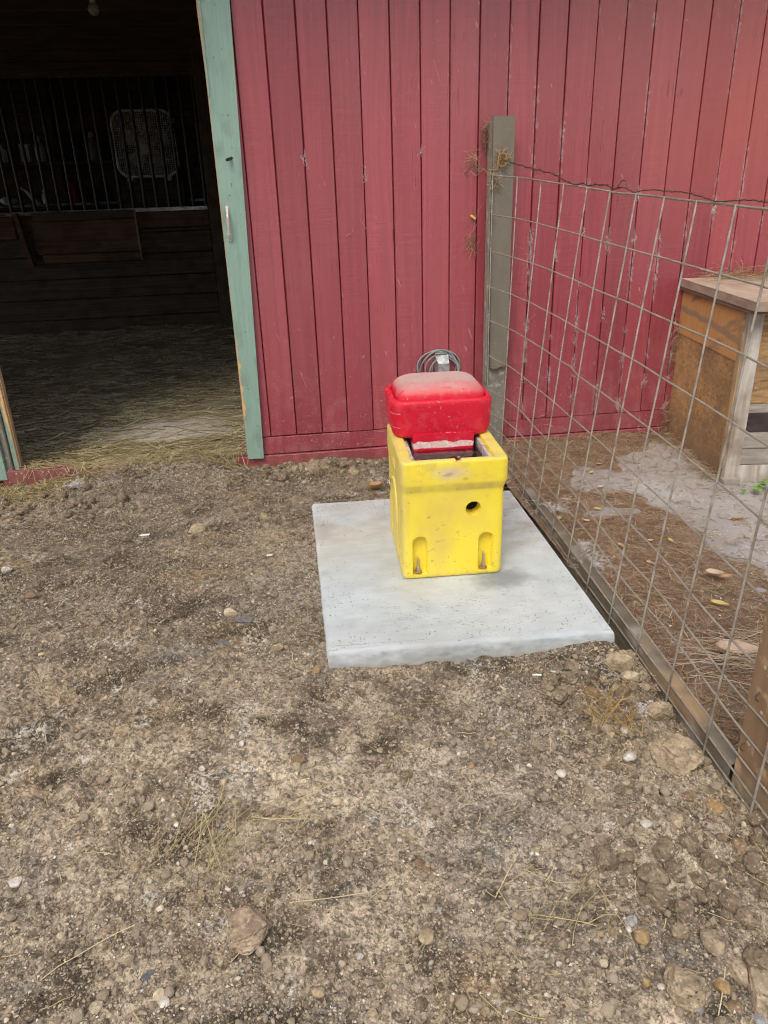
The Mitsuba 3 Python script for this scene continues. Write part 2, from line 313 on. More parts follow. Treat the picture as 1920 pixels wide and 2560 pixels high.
# waterer plastics; WF maps world to the waterer's own axes
WX, WY, WA = .318, -1.473, -2.5
_c, _s = math.cos(math.radians(WA)), math.sin(math.radians(WA))
def wl(p): return (p.x - WX) * _c + (p.y - WY) * _s, -(p.x - WX) * _s + (p.y - WY) * _c
def yellow_color(p, n, uv):
    x, y = wl(p); z = p.z
    c = mix((.80, .64, .045), (.87, .73, .07), fbm(x * 9, y * 9, z * 9, 3))
    # grey-brown scuffs on the rim band and edges
    g = sat(fbm(x * 30, y * 30, z * 45, 4) * 3 - 1.45)
    c = mix(c, (.50, .39, .16), g * smoothstep(.30, .40, z) * .55)
    rub = dr.sqrt(dr.square((x - .155) / .075) + dr.square((z - .375) / .032) + dr.square((y + .01) / .05))
    c = mix(c, (.63, .53, .40), smoothstep(1.1, .1, rub + .5 * (fbm(x * 40, 1, z * 40, 3) - .5)) * .85)
    c = mix(c, (.35, .22, .15), smoothstep(.45, .1, dr.sqrt(dr.square((x - .150) / .09) + dr.square((z - .372) / .03)) + .9 * (fbm(x * 60, y * 20, z * 60, 3) - .35)) * smoothstep(.02, -.005, y) * .6)
    ledge = smoothstep(.308, .316, z) * smoothstep(.343, .332, z)
    c = mix(c, (.46, .36, .12), ledge * sat(fbm(x * 25, y * 25, 3, 4) * 2.2 - .6) * .55)
    top = smoothstep(.3, .9, n.z) * smoothstep(.35, .40, z)
    c = mix(c, (.50, .43, .22), top * (.25 + .5 * fbm(x * 26, y * 26, 4, 3)))
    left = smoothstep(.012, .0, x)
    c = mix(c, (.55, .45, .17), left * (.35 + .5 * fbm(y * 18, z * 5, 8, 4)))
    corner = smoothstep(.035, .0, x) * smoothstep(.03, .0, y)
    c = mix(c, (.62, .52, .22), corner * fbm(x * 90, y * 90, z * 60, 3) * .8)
    # nicks, drag marks and specks
    d1, d2, w = voronoi(x * 34 + y * 21, z * 30)
    c = mix(c, (.20, .13, .05), dr.select((w > .86), smoothstep(.12, .02, d1 + .3 * (noise(x * 90, y * 90, z * 90) - .4)), 0.0) * .45)
    sc = smoothstep(.86, .9, noise(x * 35 + z * 22, z * 160 - x * 60, y * 20)) * smoothstep(.62, .75, noise(x * 11, y * 11, z * 11 + 4))
    c = mix(c, (.40, .28, .08), sc * .5)
    sp = noise(x * 210 + y * 130, z * 210, 3) * (.8 + .2 * noise(x * 14, y * 14, z * 14))
    c = mix(c, (.30, .21, .10), smoothstep(.86, .90, sp + .07 * smoothstep(.2, 0, z)) * .5)
    c = mix(c, (.60, .47, .17), sat(fbm(x * 8, y * 8, z * 4 + 5, 4) * 3 - 1.5) * .45)
    low = smoothstep(.05, .0, z + .03 * fbm(x * 40, y * 40, 1, 3))
    return mix(c, (.48, .38, .17), low * .45)
mat('m_yellow', yellow_color, rough=lambda p, n, uv: .38 + .25 * fbm(p.x * 30, p.y * 30, p.z * 30, 3), spec=.45, bump=lambda p, n, uv: fbm(p.x * 38, p.y * 38, p.z * 38, 3), height=.0009)
def red_color(p, n, uv):
    x, y = wl(p); z = p.z
    c = mix((.56, .006, .030), (.66, .012, .045), fbm(x * 12, y * 12, z * 12, 3))
    sc = sat(fbm(x * 42, y * 30, z * 30, 4) * 3.2 - 1.7)
    c = mix(c, (.68, .11, .14), sc * .45)
    c = mix(c, (.72, .30, .30), smoothstep(.90, .95, noise(x * 150 + y * 90, z * 140)) * .55)
    # dust settled on top of the lid
    up = smoothstep(.555, .592, z + .006 * (fbm(x * 22, y * 22, 5, 3) - .5))
    back = smoothstep(.20, .36, y)
    dust = sat(up * (.42 + .65 * back) * (.65 + .7 * fbm(x * 20, y * 20, 2, 4)))
    dust = sat(dust - smoothstep(.78, .9, noise(x * 50, y * 170, 3)) * .35)
    c = mix(c, (.44, .375, .36), sat(dust * 1.05) * .92)
    sid = smoothstep(.555, .575, z) * .30 * fbm(x * 30, y * 30, z * 30, 3)
    c = mix(c, (.58, .30, .28), sid)
    # hard water scale in a band above the water line
    lo, hi = .381 + .003 * noise(x * 40, 1), .398 + .016 * fbm(x * 34, 3, 1, 3)
    crust = smoothstep(lo, lo + .004, z) * smoothstep(hi, hi - .003, z) * smoothstep(.30, .26, y)
    c = mix(c, (.80, .72, .72), crust * (.55 + .45 * noise(x * 130, z * 160)))
    return c
mat('m_red', red_color, rough=lambda p, n, uv: .36 + .3 * fbm(p.x * 26, p.y * 26, p.z * 26, 3), spec=.45, bump=lambda p, n, uv: fbm(p.x * 45, p.y * 45, p.z * 45, 3), height=.0009)
def liner_color(p, n, uv):
    x, y = wl(p)
    c = mix((.10, .095, .09), (.26, .255, .25), fbm(x * 50, y * 30, p.z * 60, 4))
    s = smoothstep(.366, .405, p.z + .022 * (fbm(x * 30, y * 34, p.z * 30, 3) - .5))
    c = mix(c, (.68, .68, .68), s * sat(fbm(x * 60, y * 60, p.z * 70, 4) * 2.4 - .45))
    return c
mat('m_liner', liner_color, rough=.45, metallic=.3)
scene['m_water'] = {'type': 'dielectric', 'int_ior': 1.33, 'ext_ior': 1.0}
mat('m_steel', (.55, .54, .50), rough=.35, metallic=.9)
mat('m_rust', lambda p, n, uv: mix((.20, .085, .04), (.38, .26, .18), fbm(p.x * 90, p.y * 90, p.z * 90, 3)), rough=.8)
mat('m_black', (.010, .010, .011), rough=.6)
mat('m_hole_shade', (.006, .006, .007), rough=.9)
mat('m_cable', (.24, .27, .30), rough=.45)
mat('m_white_plastic', (.78, .78, .77), rough=.5)
mat('m_grey_plastic', (.30, .31, .32), rough=.5)
mat('m_clear_plastic', (.66, .69, .64), rough=.25)
mat('m_yellow_plain', (.70, .50, .04), rough=.5)
mat('m_red_plain', (.42, .02, .02), rough=.5)
mat('m_blue_plastic', (.42, .55, .62), rough=.5)
mat('m_paper', (.72, .72, .72), rough=.8)
mat('m_leaf', lambda p, n, uv: mix((.34, .19, .08), (.50, .32, .17), fbm(p.x * 90, p.y * 90, p.z * 60, 3)), rough=.7)
mat('m_leaf_yellow', lambda p, n, uv: mix((.50, .38, .12), (.62, .52, .22), fbm(p.x * 90, p.y * 90, p.z * 60, 3)), rough=.7)
mat('m_leaf_pale', lambda p, n, uv: mix((.48, .34, .24), (.60, .48, .40), fbm(p.x * 60, p.y * 60, p.z * 60, 3)), rough=.7)
mat('m_weed', lambda p, n, uv: mix((.10, .24, .035), (.22, .38, .08), fbm(p.x * 40, p.y * 40, p.z * 40, 2)), rough=.5)
mat('m_feather', (.66, .67, .70), rough=.9)

mat('m_post_grey', lambda p, n, uv: mix(mix((.155, .140, .118), (.205, .188, .160), fbm(p.x * 30, p.y * 30, p.z * 6, 4)), (.40, .35, .30),
    dr.select(noise(p.x * 150, p.y * 150, p.z * 110) > .92, .5, 0.0)), rough=.6, spec=.35, bump=lambda p, n, uv: fbm(p.x * 120, p.y * 120, p.z * 4, 3), height=.0008)
mat('m_post_old', lambda p, n, uv: mix(mix((.13, .12, .105), (.27, .255, .23), fbm(p.x * 40, p.y * 40, p.z * 12, 4)), (.40, .38, .35), sat(fbm(p.x * 60, p.y * 60, p.z * 50, 3) * 3 - 1.7)), rough=.85,
    bump=lambda p, n, uv: fbm(p.x * 100, p.y * 100, p.z * 30, 3), height=.0015)
def post_brown_color(p, n, uv):
    c = mix((.20, .125, .075), (.29, .195, .125), fbm(p.y * 50, p.z * 7, p.x * 50, 4))
    fl = sat(fbm(p.y * 34, p.z * 28, 3, 4) * 5 - 2.9)
    c = mix(c, (.52, .37, .23), fl * .8)
    c = mix(c, (.33, .30, .22), smoothstep(.06, -.05, p.z + .06 * fbm(p.y * 20, p.z * 20, 3, 3)) * .6)
    d1, d2, w = voronoi(p.y * 60, p.z * 60)
    return mix(c, (.55, .48, .38), dr.select((w > .93) & (d1 < .3), .7, 0.0))
mat('m_post_brown', post_brown_color, rough=.75, spec=.3, bump=lambda p, n, uv: fbm(p.y * 90, p.z * 8, p.x * 90, 3) + .4 * fbm(p.y * 34, p.z * 28, 3, 3), height=.002)
def kick_color(p, n, uv):
    c = mix((.115, .10, .082), (.235, .205, .165), fbm(p.y * 6, p.z * 70, p.x * 70, 4))
    warm = smoothstep(-1.85, -2.05, p.y) * smoothstep(-2.33, -2.22, p.y) * smoothstep(-.06, -.02, p.z + .03 * fbm(p.y * 9, p.z * 20, 2, 3))
    c = mix(c, (.47, .31, .17), warm * sat(fbm(p.y * 9, p.z * 90, 4, 4) * 2 - .35))
    c = mix(c, (.40, .385, .36), sat(fbm(p.y * 8 + 3, p.z * 30, 7, 4) * 3.4 - 1.85) * .8)
    return mix(c, (.085, .07, .055), sat(fbm(p.y * 5, p.z * 14, 8, 4) * 3 - 1.5) * .7)
mat('m_kick', kick_color, rough=.8, spec=.3, bump=lambda p, n, uv: fbm(p.y * 6, p.z * 90, p.x * 90, 3), height=.002)

# coop woods
def ply_color(p, n, uv):
    c = mix((.44, .235, .085), (.56, .33, .14), fbm(p.x * 90, p.y * 90, p.z * 5, 4))
    v = p.z + .42 * p.y * -1
    c = mix(c, (.24, .175, .125), smoothstep(.55, .72, fbm(p.y * 3.5 - p.z * 1.5, p.z * 16 + p.y * 6, 4, 4)) * .85)
    st = smoothstep(.020, .008, dr.abs(p.z - .585 - .06 * (p.y + .4) + .010 * noise(p.y * 15, 2)))
    c = mix(c, (.26, .20, .155), st * .8)
    return mix(c, (.12, .075, .045), smoothstep(.66, .69, p.z) * .6)
mat('m_coop_ply', ply_color, rough=.7, bump=lambda p, n, uv: fbm(p.x * 90, p.y * 90, p.z * 5, 3), height=.0006)
def osb_color(p, n, uv):
    c = mix((.26, .155, .075), (.45, .28, .13), fbm(p.y * 10, p.z * 9, 3, 4))
    fl = fbm(p.y * 120 + 4 * noise(p.z * 60, p.y * 60), p.z * 90, 6, 3)
    c = c * (.45 + 1.05 * fl)
    c = mix(c, (.50, .36, .20), dr.select(noise(p.y * 260, p.z * 120, 4) > .86, .6, 0.0))
    c = mix(c, (.15, .105, .075), sat(fbm(p.y * 5 + 3, p.z * 4, 9, 4) * 3 - 1.3) * .6)
    return mix(c, (.13, .10, .08), smoothstep(.22, -.08, p.z) * .5)
mat('m_coop_osb', osb_color, rough=.85, bump=lambda p, n, uv: fbm(p.y * 120, p.z * 90, 6, 3), height=.0022)
mat('m_coop_top', wood_color((.27, .20, .16), (.42, .34, .29), 60, 5, 60, 3, (.15, .11, .08)), rough=.85, bump=wood_bump(60, 5, 60, 3), height=.001)
mat('m_coop_edge', wood_color((.13, .095, .068), (.24, .18, .135), 60, 5, 90, 3, (.08, .06, .045)), rough=.85, bump=wood_bump(60, 5, 90, 3), height=.002)
mat('m_whitewash', wood_color((.30, .25, .21), (.58, .56, .54), 70, 70, 6, 3, (.20, .14, .09), .95), rough=.85, bump=wood_bump(90, 90, 6, 3), height=.002)
mat('m_grey_board', wood_color((.22, .195, .17), (.40, .375, .35), 5, 60, 70, 6, (.16, .13, .11), .7), rough=.85, bump=wood_bump(5, 60, 90, 3), height=.0015)

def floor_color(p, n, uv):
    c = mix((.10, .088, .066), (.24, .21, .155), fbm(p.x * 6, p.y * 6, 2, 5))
    g = fbm(p.x * 9, p.y * 70, 2, 3)
    c = mix(c, (.44, .39, .28), sat(g * 2.2 - .9) * .6)
    pale = dr.sqrt(dr.square((p.x + .78) / .42) + dr.square((p.y - .62) / .32)) + .6 * (fbm(p.x * 9, p.y * 9, 3, 4) - .5)
    return mix(c, (.42, .40, .37), smoothstep(1.15, .4, pale) * .85)
mat('m_barn_floor', floor_color, rough=.9, spec=.2, bump=lambda p, n, uv: fbm(p.x * 40, p.y * 70, 2, 4), height=.006)
def needle_color(p, n, uv):
    c = mix((.15, .105, .075), (.27, .20, .15), fbm(p.x * 16, p.y * 16, 2, 4))
    return c * (.6 + .8 * fbm(p.x * 120, p.y * 150, 2, 3))
mat('m_needle_ground', needle_color, rough=.9, spec=.15, bump=lambda p, n, uv: fbm(p.x * 80, p.y * 110, 2, 4), height=.006)
mat('m_handle', lambda p, n, uv: mix((.50, .40, .35), (.74, .70, .66), smoothstep(.020, .045, dr.abs(p.z - 1.075)) * .8 + .2 * fbm(p.x * 200, p.y * 200, p.z * 120, 2)), rough=.42, metallic=.35)
mat('m_bolt', (.05, .045, .04), rough=.3, metallic=.7)
mat('m_nail', (.16, .20, .17), rough=.5)
mat('m_bulb', (.45, .43, .38), rough=.15)
def sill_color(p, n, uv):
    c = mix(mix((.19, .050, .055), (.26, .10, .095), fbm(p.x * 20, p.y * 20, p.z * 20, 3)), (.44, .33, .25), smoothstep(-.020, -.010, p.z + .012 * (p.x + 1.0) + .012 * (fbm(p.x * 16, 2, 3, 3) - .5)) * smoothstep(-1.10, -.98, p.x + .1 * noise(p.x * 9)) * .7)
    d1, d2, w = voronoi(p.x * 40, p.z * 40 + p.y * 30)
    return mix(c, (.55, .45, .42), dr.select((w > .9) & (d1 < .2), .6, 0.0))
mat('m_sill', sill_color, rough=.6, bump=lambda p, n, uv: fbm(p.x * 12, p.y * 90, p.z * 90, 3), height=.001)
mat('m_twine', (.52, .30, .10), rough=.6)
mat('m_yellow_tag', (.62, .55, .14), rough=.5)

# ------------------------------------------------------------------ ground heights
_ctl = np.array([(-3.0, -.02, -.09), (-1.3, -.02, -.085), (-1.14, -.03, -.075), (-.98, -.03, -.034), (-.80, -.03, -.006), (-.55, -.03, -.002), (-.38, -.03, -.016), (-.27, -.04, -.068), (0, -.03, -.072), (.25, -.03, -.070), (.46, -.05, -.092), (.9, -.1, -.09),
                 (0, -.6, -.030), (.5, -.6, -.035), (.03, -1.3, -.028), (.03, -1.86, -.050), (.17, -1.92, -.066), (.40, -1.93, -.066), (.70, -1.95, -.050), (.87, -1.94, -.032), (.88, -2.1, -.055), (.93, -2.1, -.078), (.93, -2.3, -.083), (.93, -1.97, -.07), (.87, -2.4, -.062),
                 (-.8, -.6, -.055), (-1.2, -.8, -.045), (-.8, -1.3, -.05), (-.5, -2.0, -.05), (.3, -2.6, -.06), (.85, -2.75, -.07), (-.5, -2.9, -.06), (-1.8, -2.0, -.05), (-2.5, -1, -.06), (.3, -3.4, -.06), (.9, -3.3, -.07)])
_rbf = RBFInterpolator(_ctl[:, :2], _ctl[:, 2], kernel='thin_plate_spline', smoothing=1e-4)
SLAB = np.array([(.048, -.742), (.043, -1.850), (.876, -1.886), (.896, -.768)])

def _f(x, y, s, seed, o=3): return meshkit.fbm(np.stack([x * s, y * s, x * 0 + seed * 3.7], -1), o, seed) - .5

_gx, _gy = np.linspace(-4, 1.4, 109), np.linspace(-4.2, .4, 93)
from scipy.interpolate import RegularGridInterpolator
_base = RegularGridInterpolator((_gx, _gy), _rbf(np.stack(np.meshgrid(_gx, _gy, indexing='ij'), -1).reshape(-1, 2)).reshape(109, 93), bounds_error=False, fill_value=None)

def gh(x, y):
    """Height of the dirt yard."""
    x, y = np.asarray(x, float), np.asarray(y, float)
    z = _base(np.stack([x, y], -1))
    rough = np.clip(.35 + 2.6 * _f(x, y, 1.3, 5, 2) + .8 * np.clip((x - .2) / .7, 0, 1) * np.clip((-1.9 - y) / .3, 0, 1) + .55 * np.clip((y + .55) / .4, 0, 1), .22, 1.5)
    z = z + .030 * _f(x, y, 2.6, 1, 3) + .030 * rough * _f(x, y, 9, 2, 3)
    c = _f(x, y, 24, 3, 3); z = z + .026 * rough * np.sign(c) * np.abs(c) ** .8
    z = z + .021 * (.5 + .6 * rough) * _f(x, y, 64, 4, 2)
    ch = np.clip((x - .885) / .02, 0, 1) * np.clip((y + 1.93) / .05, 0, 1)
    z = z - .13 * ch                                             # the slot between slab and fence board
    inside = (x > .055) & (x < .87) & (y > -1.84) & (y < -.755)
    return np.where(inside, np.minimum(z, -.055), z)

def fh(x, y):
    """Height of the bedding inside the barn."""
    x, y = np.asarray(x, float), np.asarray(y, float)
    z = -.045 + .03 * _f(x, y, 1.1, 11, 3) + .022 * _f(x, y, 5, 12, 3) + .012 * _f(x, y, 22, 13, 2)
    xe = np.interp(y, [.5, 1.43, 1.70, 2.35, 2.86, 3.63, 4.4], [-1.30, -1.445, -1.474, -1.582, -1.544, -1.522, -1.62])
    d = x - xe + .03 * _f(x, y, 6, 14, 2)
    z = z + .040 * np.exp(-np.clip(d, 0, None) / .30) * (d > 0) * np.clip((y - .8) / .6, 0, 1)      # the raised edge of the folded mat
    return z - .02 * np.exp(-((y - .02) / .12) ** 2)

def yh(x, y):
    """Height of the litter in the pen behind the wire."""
    x, y = np.asarray(x, float), np.asarray(y, float)
    n1 = _f(x, y, 3.0, 21, 3)
    m = np.clip(.5 + (1.42 - x) * 2.2 + 3.2 * n1 + np.clip((-1.55 - y) * 1.8, 0, 1.3) + 1.1 * np.clip((y + .42) / .3, 0, 1), 0, 1)   # 1 = littered, 0 = swept concrete
    patch = ((x - 1.29) / .16) ** 2 + ((y + .96) / .09) ** 2 + 2 * n1
    m = np.where(patch < 1.0, np.minimum(m, np.clip(patch - .3, 0, 1)), m)
    z = -.046 - .022 + m * (.028 + .030 * _f(x, y, 10, 22, 3) + .012 * _f(x, y, 40, 23, 2))
    z = z - .02 * np.clip((1.03 - x) / .06, 0, 1)
    return z, m

# ground sheets
xs = np.r_[np.arange(-1.75, .9401, .005)]; ys = np.r_[np.arange(-3.05, .0001, .005)]
X, Y = np.meshgrid(xs, ys, indexing='ij')
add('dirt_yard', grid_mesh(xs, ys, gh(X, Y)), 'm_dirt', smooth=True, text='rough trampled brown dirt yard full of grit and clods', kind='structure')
def ring_ground():
    ms = []
    for (x0, x1, y0, y1) in ((-60, -1.75, -60, .0), (-1.75, .94, -60, -3.05), (.94, 60, -60, -2.9)):
        ms.append(grid_mesh(np.linspace(x0, x1, 40), np.linspace(y0, y1, 40), np.full((40, 40), -.062)))
    ms.append(grid_mesh(np.linspace(-60, 60, 3), np.linspace(-60, 60, 3), np.full((3, 3), -.30)))
    return cat_m(ms)
add('ground', ring_ground(), 'm_far_dirt', text='bare dirt ground stretching away round the barn', kind='structure')

xs = np.arange(-6.0, 1.0, .02); ys = np.arange(.035, 4.42, .02); X, Y = np.meshgrid(xs, ys, indexing='ij')
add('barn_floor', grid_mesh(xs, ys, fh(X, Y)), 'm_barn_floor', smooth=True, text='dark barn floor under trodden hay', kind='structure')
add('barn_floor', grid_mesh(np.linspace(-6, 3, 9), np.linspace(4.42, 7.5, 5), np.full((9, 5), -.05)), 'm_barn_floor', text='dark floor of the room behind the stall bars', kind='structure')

xs = np.arange(.94, 3.4, .012); ys = np.arange(-2.9, .0001, .012); X, Y = np.meshgrid(xs, ys, indexing='ij')
add('pen_litter', grid_mesh(xs, ys, yh(X, Y)[0]), 'm_needle_ground', smooth=True, text='brown needle litter on the ground of the fenced pen', kind='structure')
add('pen_paving', grid_mesh(np.linspace(.97, 3.4, 40), np.linspace(-2.9, -.01, 40), np.full((40, 40), -.060) + .004 * _f(*np.meshgrid(np.linspace(.97, 3.4, 40), np.linspace(-2.9, -.01, 40), indexing='ij'), 3, 8)), 'm_yard_concrete', smooth=True,
    text='worn grey concrete showing through the litter in the pen', kind='structure')

# ------------------------------------------------------------------ barn
barn = thing('barn', 'barn with red vertical board siding and an open doorway trimmed in green', 'barn')
wallp = add('front_wall', cat_m([box(-.24, 5.0, .018, .05, -.25, 2.60), box(-6.0, -1.37, .018, .05, -.25, 2.60), box(-1.37, -.24, .018, .05, 2.12, 2.60)]), 'm_wall_back', parent=barn)
def board(x0, x1, z0, z1, y=0.0, bow=0.0):
    return box(x0, x1, y + bow, .019, z0, z1, .0025)
for k in range(-2, 30):
    x0, x1 = GX0 + GS * k + .0030 + R.normal(0, .0008), GX0 + GS * (k + 1) - .0030 + R.normal(0, .0008)
    z0 = .072 - .004 * (x0 > .6) + R.normal(0, .0015)
    if k == -2: x0 = -.2385
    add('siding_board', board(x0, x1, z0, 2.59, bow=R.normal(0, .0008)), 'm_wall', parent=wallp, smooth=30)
for k in range(10):
    x1 = -1.40 - GS * k; add('siding_board', board(x1 - GS + .008, x1, .06, 2.59), 'm_wall', parent=wallp, smooth=30)
for k in range(9):
    x1 = -.245 - GS * k; add('siding_board', board(x1 - GS + .008, x1, 2.20, 2.59), 'm_wall', parent=wallp, smooth=30)
def warped(x0, x1, y0, y1, z0, z1, amp, n=60, tilt=0.0):
    """A long horizontal board whose edges wander a little."""
    xs = np.linspace(x0, x1, n); rings = []
    for i, x in enumerate(xs):
        a = amp * (meshkit.fbm(np.array([x * 3, 1.3, 4.0]), 3, 3) - .5) * 2; b = amp * (meshkit.fbm(np.array([x * 3, 7.7, 9.0]), 3, 5) - .5) * 2
        t = tilt * (x - x0); c = .0025
        rings.append([(x, y0 + c, z0 + a + t), (x, y0, z0 + a + t + c), (x, y0, z1 + b + t - c), (x, y0 + c, z1 + b + t), (x, y1, z1 + b + t), (x, y1, z0 + a + t)])
    v = np.array(rings).reshape(-1, 3); m = 6; f = []
    for i in range(n - 1):
        for j in range(m):
            a, b = i * m + j, i * m + (j + 1) % m; f += [(a, a + m, b + m), (a, b + m, b)]
    for j in range(1, m - 1): f += [(0, j, j + 1), ((n - 1) * m, (n - 1) * m + j + 1, (n - 1) * m + j)]
    return trimesh.Trimesh(v, np.array(f)[:, ::-1], process=False)
add('base_board', warped(-.2385, 4.9, .003, .019, -.022, .066, .002), 'm_wall', parent=wallp, smooth=30)
add('base_board', warped(-.30, 4.9, -.008, .019, -.22, -.027, .003), 'm_wall', parent=wallp, smooth=30)
add('door_sill', warped(-1.42, -.62, -.030, .034, -.22, -.004, .006, tilt=-.012), 'm_sill', parent=barn, smooth=30)
# green trim board of the doorway: it leans, so it is built from its four corners
trim = add('door_trim', hull([(x, y, z) for (x, z) in ((-.241, -.028), (-.1625, -.030), (-.108, 2.25), (-.243, 2.25)) for y in (-.034, -.001)]), 'm_green', parent=barn, text='tall green door trim board with paint flaked off its inner edge')
def split_strip():
    pts = [(-.2455, 2.25), (-.2300, 2.25), (-.2335, 1.585), (-.2365, 1.565), (-.2400, 1.575), (-.2430, 1.70), (-.2475, 1.86)]
    return hull([(x, y, z) for (x, z) in pts[:2] + pts[2:] for y in (-.040, -.0345)])
add('trim_strip', split_strip(), 'm_green', parent=trim, text='split green strip of wood with a rounded lower end')
h = thing(f'{trim}__handle', None, None); labels.pop(h, None)
hp = smooth_path([(-.2125, -.036, 1.142), (-.2125, -.040, 1.128), (-.2125, -.058, 1.112), (-.213, -.062, 1.080), (-.2145, -.062, 1.045), (-.215, -.056, 1.026), (-.2155, -.041, 1.014), (-.2155, -.036, 1.004)], 30)
grip = tube(hp, np.interp(np.linspace(0, 1, 30), [0, .2, .5, .8, 1], [.0066, .0056, .0078, .0062, .0072]), 10)
plates = [trimesh.creation.cylinder(.0078, .004, sections=20), trimesh.creation.cylinder(.0082, .004, sections=20)]
plates[0].apply_transform(trimesh.transformations.rotation_matrix(math.pi / 2, [1, 0, 0])); plates[0].apply_translation([-.2125, -.036, 1.141])
plates[1].apply_transform(trimesh.transformations.rotation_matrix(math.pi / 2, [1, 0, 0])); plates[1].apply_translation([-.2155, -.036, 1.008])
scene[h] = mikit.ply(cat_m([grip] + plates + [box(-.2195, -.2065, -.0385, -.0345, 1.126, 1.142), box(-.2230, -.2085, -.0385, -.0345, 1.004, 1.022)]), 'm_handle', smooth=40)
label(h, 'pale metal pull handle worn bright at both ends')
for zz, xx in ((1.1385, -.2125), (1.0075, -.2155)):
    s = trimesh.creation.icosphere(2, .0036); s.apply_scale([1, .5, 1]); s.apply_translation([xx, -.0392, zz]); add('screw', s, 'm_rust', parent=trim, smooth=True)
add('bolt_stub', tube([(-.169, -.028, 1.338), (-.189, -.066, 1.329), (-.1905, -.0685, 1.3285)], [.0062, .0062, .0048], 14), 'm_bolt', parent=trim, smooth=40, text='dark bolt end sticking out of the green trim')
for (xx, zz) in ((-.203, 1.71), (-.168, 1.50), (-.184, 1.235), (-.196, 1.19), (-.190, .60), (-.205, .33), (-.180, .14)):
    s = trimesh.creation.icosphere(2, .0042); s.apply_scale([1, .25, 1]); s.apply_translation([xx, -.0345, zz]); add('nail_head', s, 'm_nail', parent=trim, smooth=True)
# left side of the doorway: door edge, jamb strip and bare wood
add('door_trim', hull([(x, y, z) for (x, z) in ((-1.52, -.045), (-1.398, -.045), (-1.398, 2.2), (-1.52, 2.2)) for y in (-.034, -.002)]), 'm_green', parent=barn, text='green board at the left edge of the doorway')
add('door_jamb', box(-1.3975, -1.372, -.012, .016, -.05, 2.2, .003), 'm_post_old', parent=barn, text='grey weathered strip on the left jamb')
add('door_jamb', box(-1.368, -1.343, .004, .046, -.05, 2.2, .003), 'm_green', parent=barn, text='narrow green jamb board left of the doorway')
add('door_jamb', box(-1.3425, -1.337, .010, .045, -.05, 2.2, .002), 'm_bare_wood', parent=barn, text='brown unpainted jamb edge facing the doorway')
# shell of the barn
add('roof', cat_m([hull([(x, y, z) for x in (-6.3, 5.3) for (y, z) in ((-.55, 2.56), (-.55, 2.66), (4.0, 4.0), (4.0, 4.12))]), hull([(x, y, z) for x in (-6.3, 5.3) for (y, z) in ((8.2, 2.56), (8.2, 2.66), (4.0, 4.0), (4.0, 4.12))])]), 'm_roof_under', parent=barn)
add('fascia', box(-6.3, 5.3, -.575, -.551, 2.52, 2.68), 'm_wall', parent=barn)
add('side_wall', cat_m([hull([(x, y, z) for x in (-6.05, -6.0) for (y, z) in ((.02, 2.1), (.02, 2.6), (4.0, 4.0), (7.6, 2.6), (7.6, 2.1))]), box(-6.05, -6.0, .02, .5, -.2, 2.098), box(-6.05, -6.0, 3.9, 4.5, -.2, 2.098), box(-6.05, -6.0, 4.5, 4.998, -.2, .8), box(-6.05, -6.0, 5.0, 7.6, -.2, .8), box(-6.05, -6.0, 7.3, 7.6, .802, 2.098)]), 'm_inside', parent=barn, text='end wall of the barn with unseen doorway and window openings added to light the interior')  # out-of-view doorway and window openings added to let daylight inside
add('side_wall', hull([(x, y, z) for x in (4.95, 5.0) for (y, z) in ((.052, -.2), (.052, 2.6), (4.0, 4.0), (7.6, 2.6), (7.6, -.2))]), 'm_inside', parent=barn)
add('back_wall', box(-6.05, 5.0, 7.52, 7.6, -.2, 2.65), 'm_inside', parent=barn)
add('inner_wall', box(1.0, 1.05, .052, 7.5, -.2, 2.6), 'm_inside', parent=barn)
for k in range(9):
    y = .35 + .5 * k; add('ceiling_joist', box(-5.9, 4.9, y, y + .045, 2.42, 2.59, .004), 'm_inside', parent=barn)

# ------------------------------------------------------------------ stall front inside the barn (about 4.4 m behind the doorway)
SY = 4.40
def to_d(x, z, y=SY, y0=1.75):
    """A point measured on the plane y0 carried along its sight line to the plane y."""
    k = (y + 3.629) / (y0 + 3.629); return x * k, 1.2 + (z - 1.2) * k
st = thing('stall_front', 'dark plank stall front with black iron bars above inside the barn', 'stall')
PZ = [-.12, .075, .27, .465, .675, .87, .905, 1.085]
xl, xr = -3.2, -.66
for i, (a, b) in enumerate(zip(PZ[:-1], PZ[1:])):
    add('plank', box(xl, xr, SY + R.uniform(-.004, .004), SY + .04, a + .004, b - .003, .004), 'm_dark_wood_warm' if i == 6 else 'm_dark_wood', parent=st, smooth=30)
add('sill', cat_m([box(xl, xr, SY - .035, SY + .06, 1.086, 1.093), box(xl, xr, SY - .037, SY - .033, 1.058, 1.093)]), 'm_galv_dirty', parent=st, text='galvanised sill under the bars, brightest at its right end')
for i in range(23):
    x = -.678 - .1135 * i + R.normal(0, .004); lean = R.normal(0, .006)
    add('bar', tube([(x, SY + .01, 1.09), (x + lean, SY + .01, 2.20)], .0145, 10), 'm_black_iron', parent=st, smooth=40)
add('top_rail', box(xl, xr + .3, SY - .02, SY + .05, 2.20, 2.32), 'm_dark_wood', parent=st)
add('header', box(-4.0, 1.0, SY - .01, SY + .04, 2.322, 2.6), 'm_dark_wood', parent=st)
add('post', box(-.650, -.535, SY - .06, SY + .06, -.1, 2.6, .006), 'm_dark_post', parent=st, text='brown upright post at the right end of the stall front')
for i in range(9): add('plank', box(-.53, .995, SY + .002, SY + .04, -.12 + .30 * i + .004, -.12 + .30 * (i + 1) - .003, .004), 'm_dark_wood', parent=st, smooth=30)
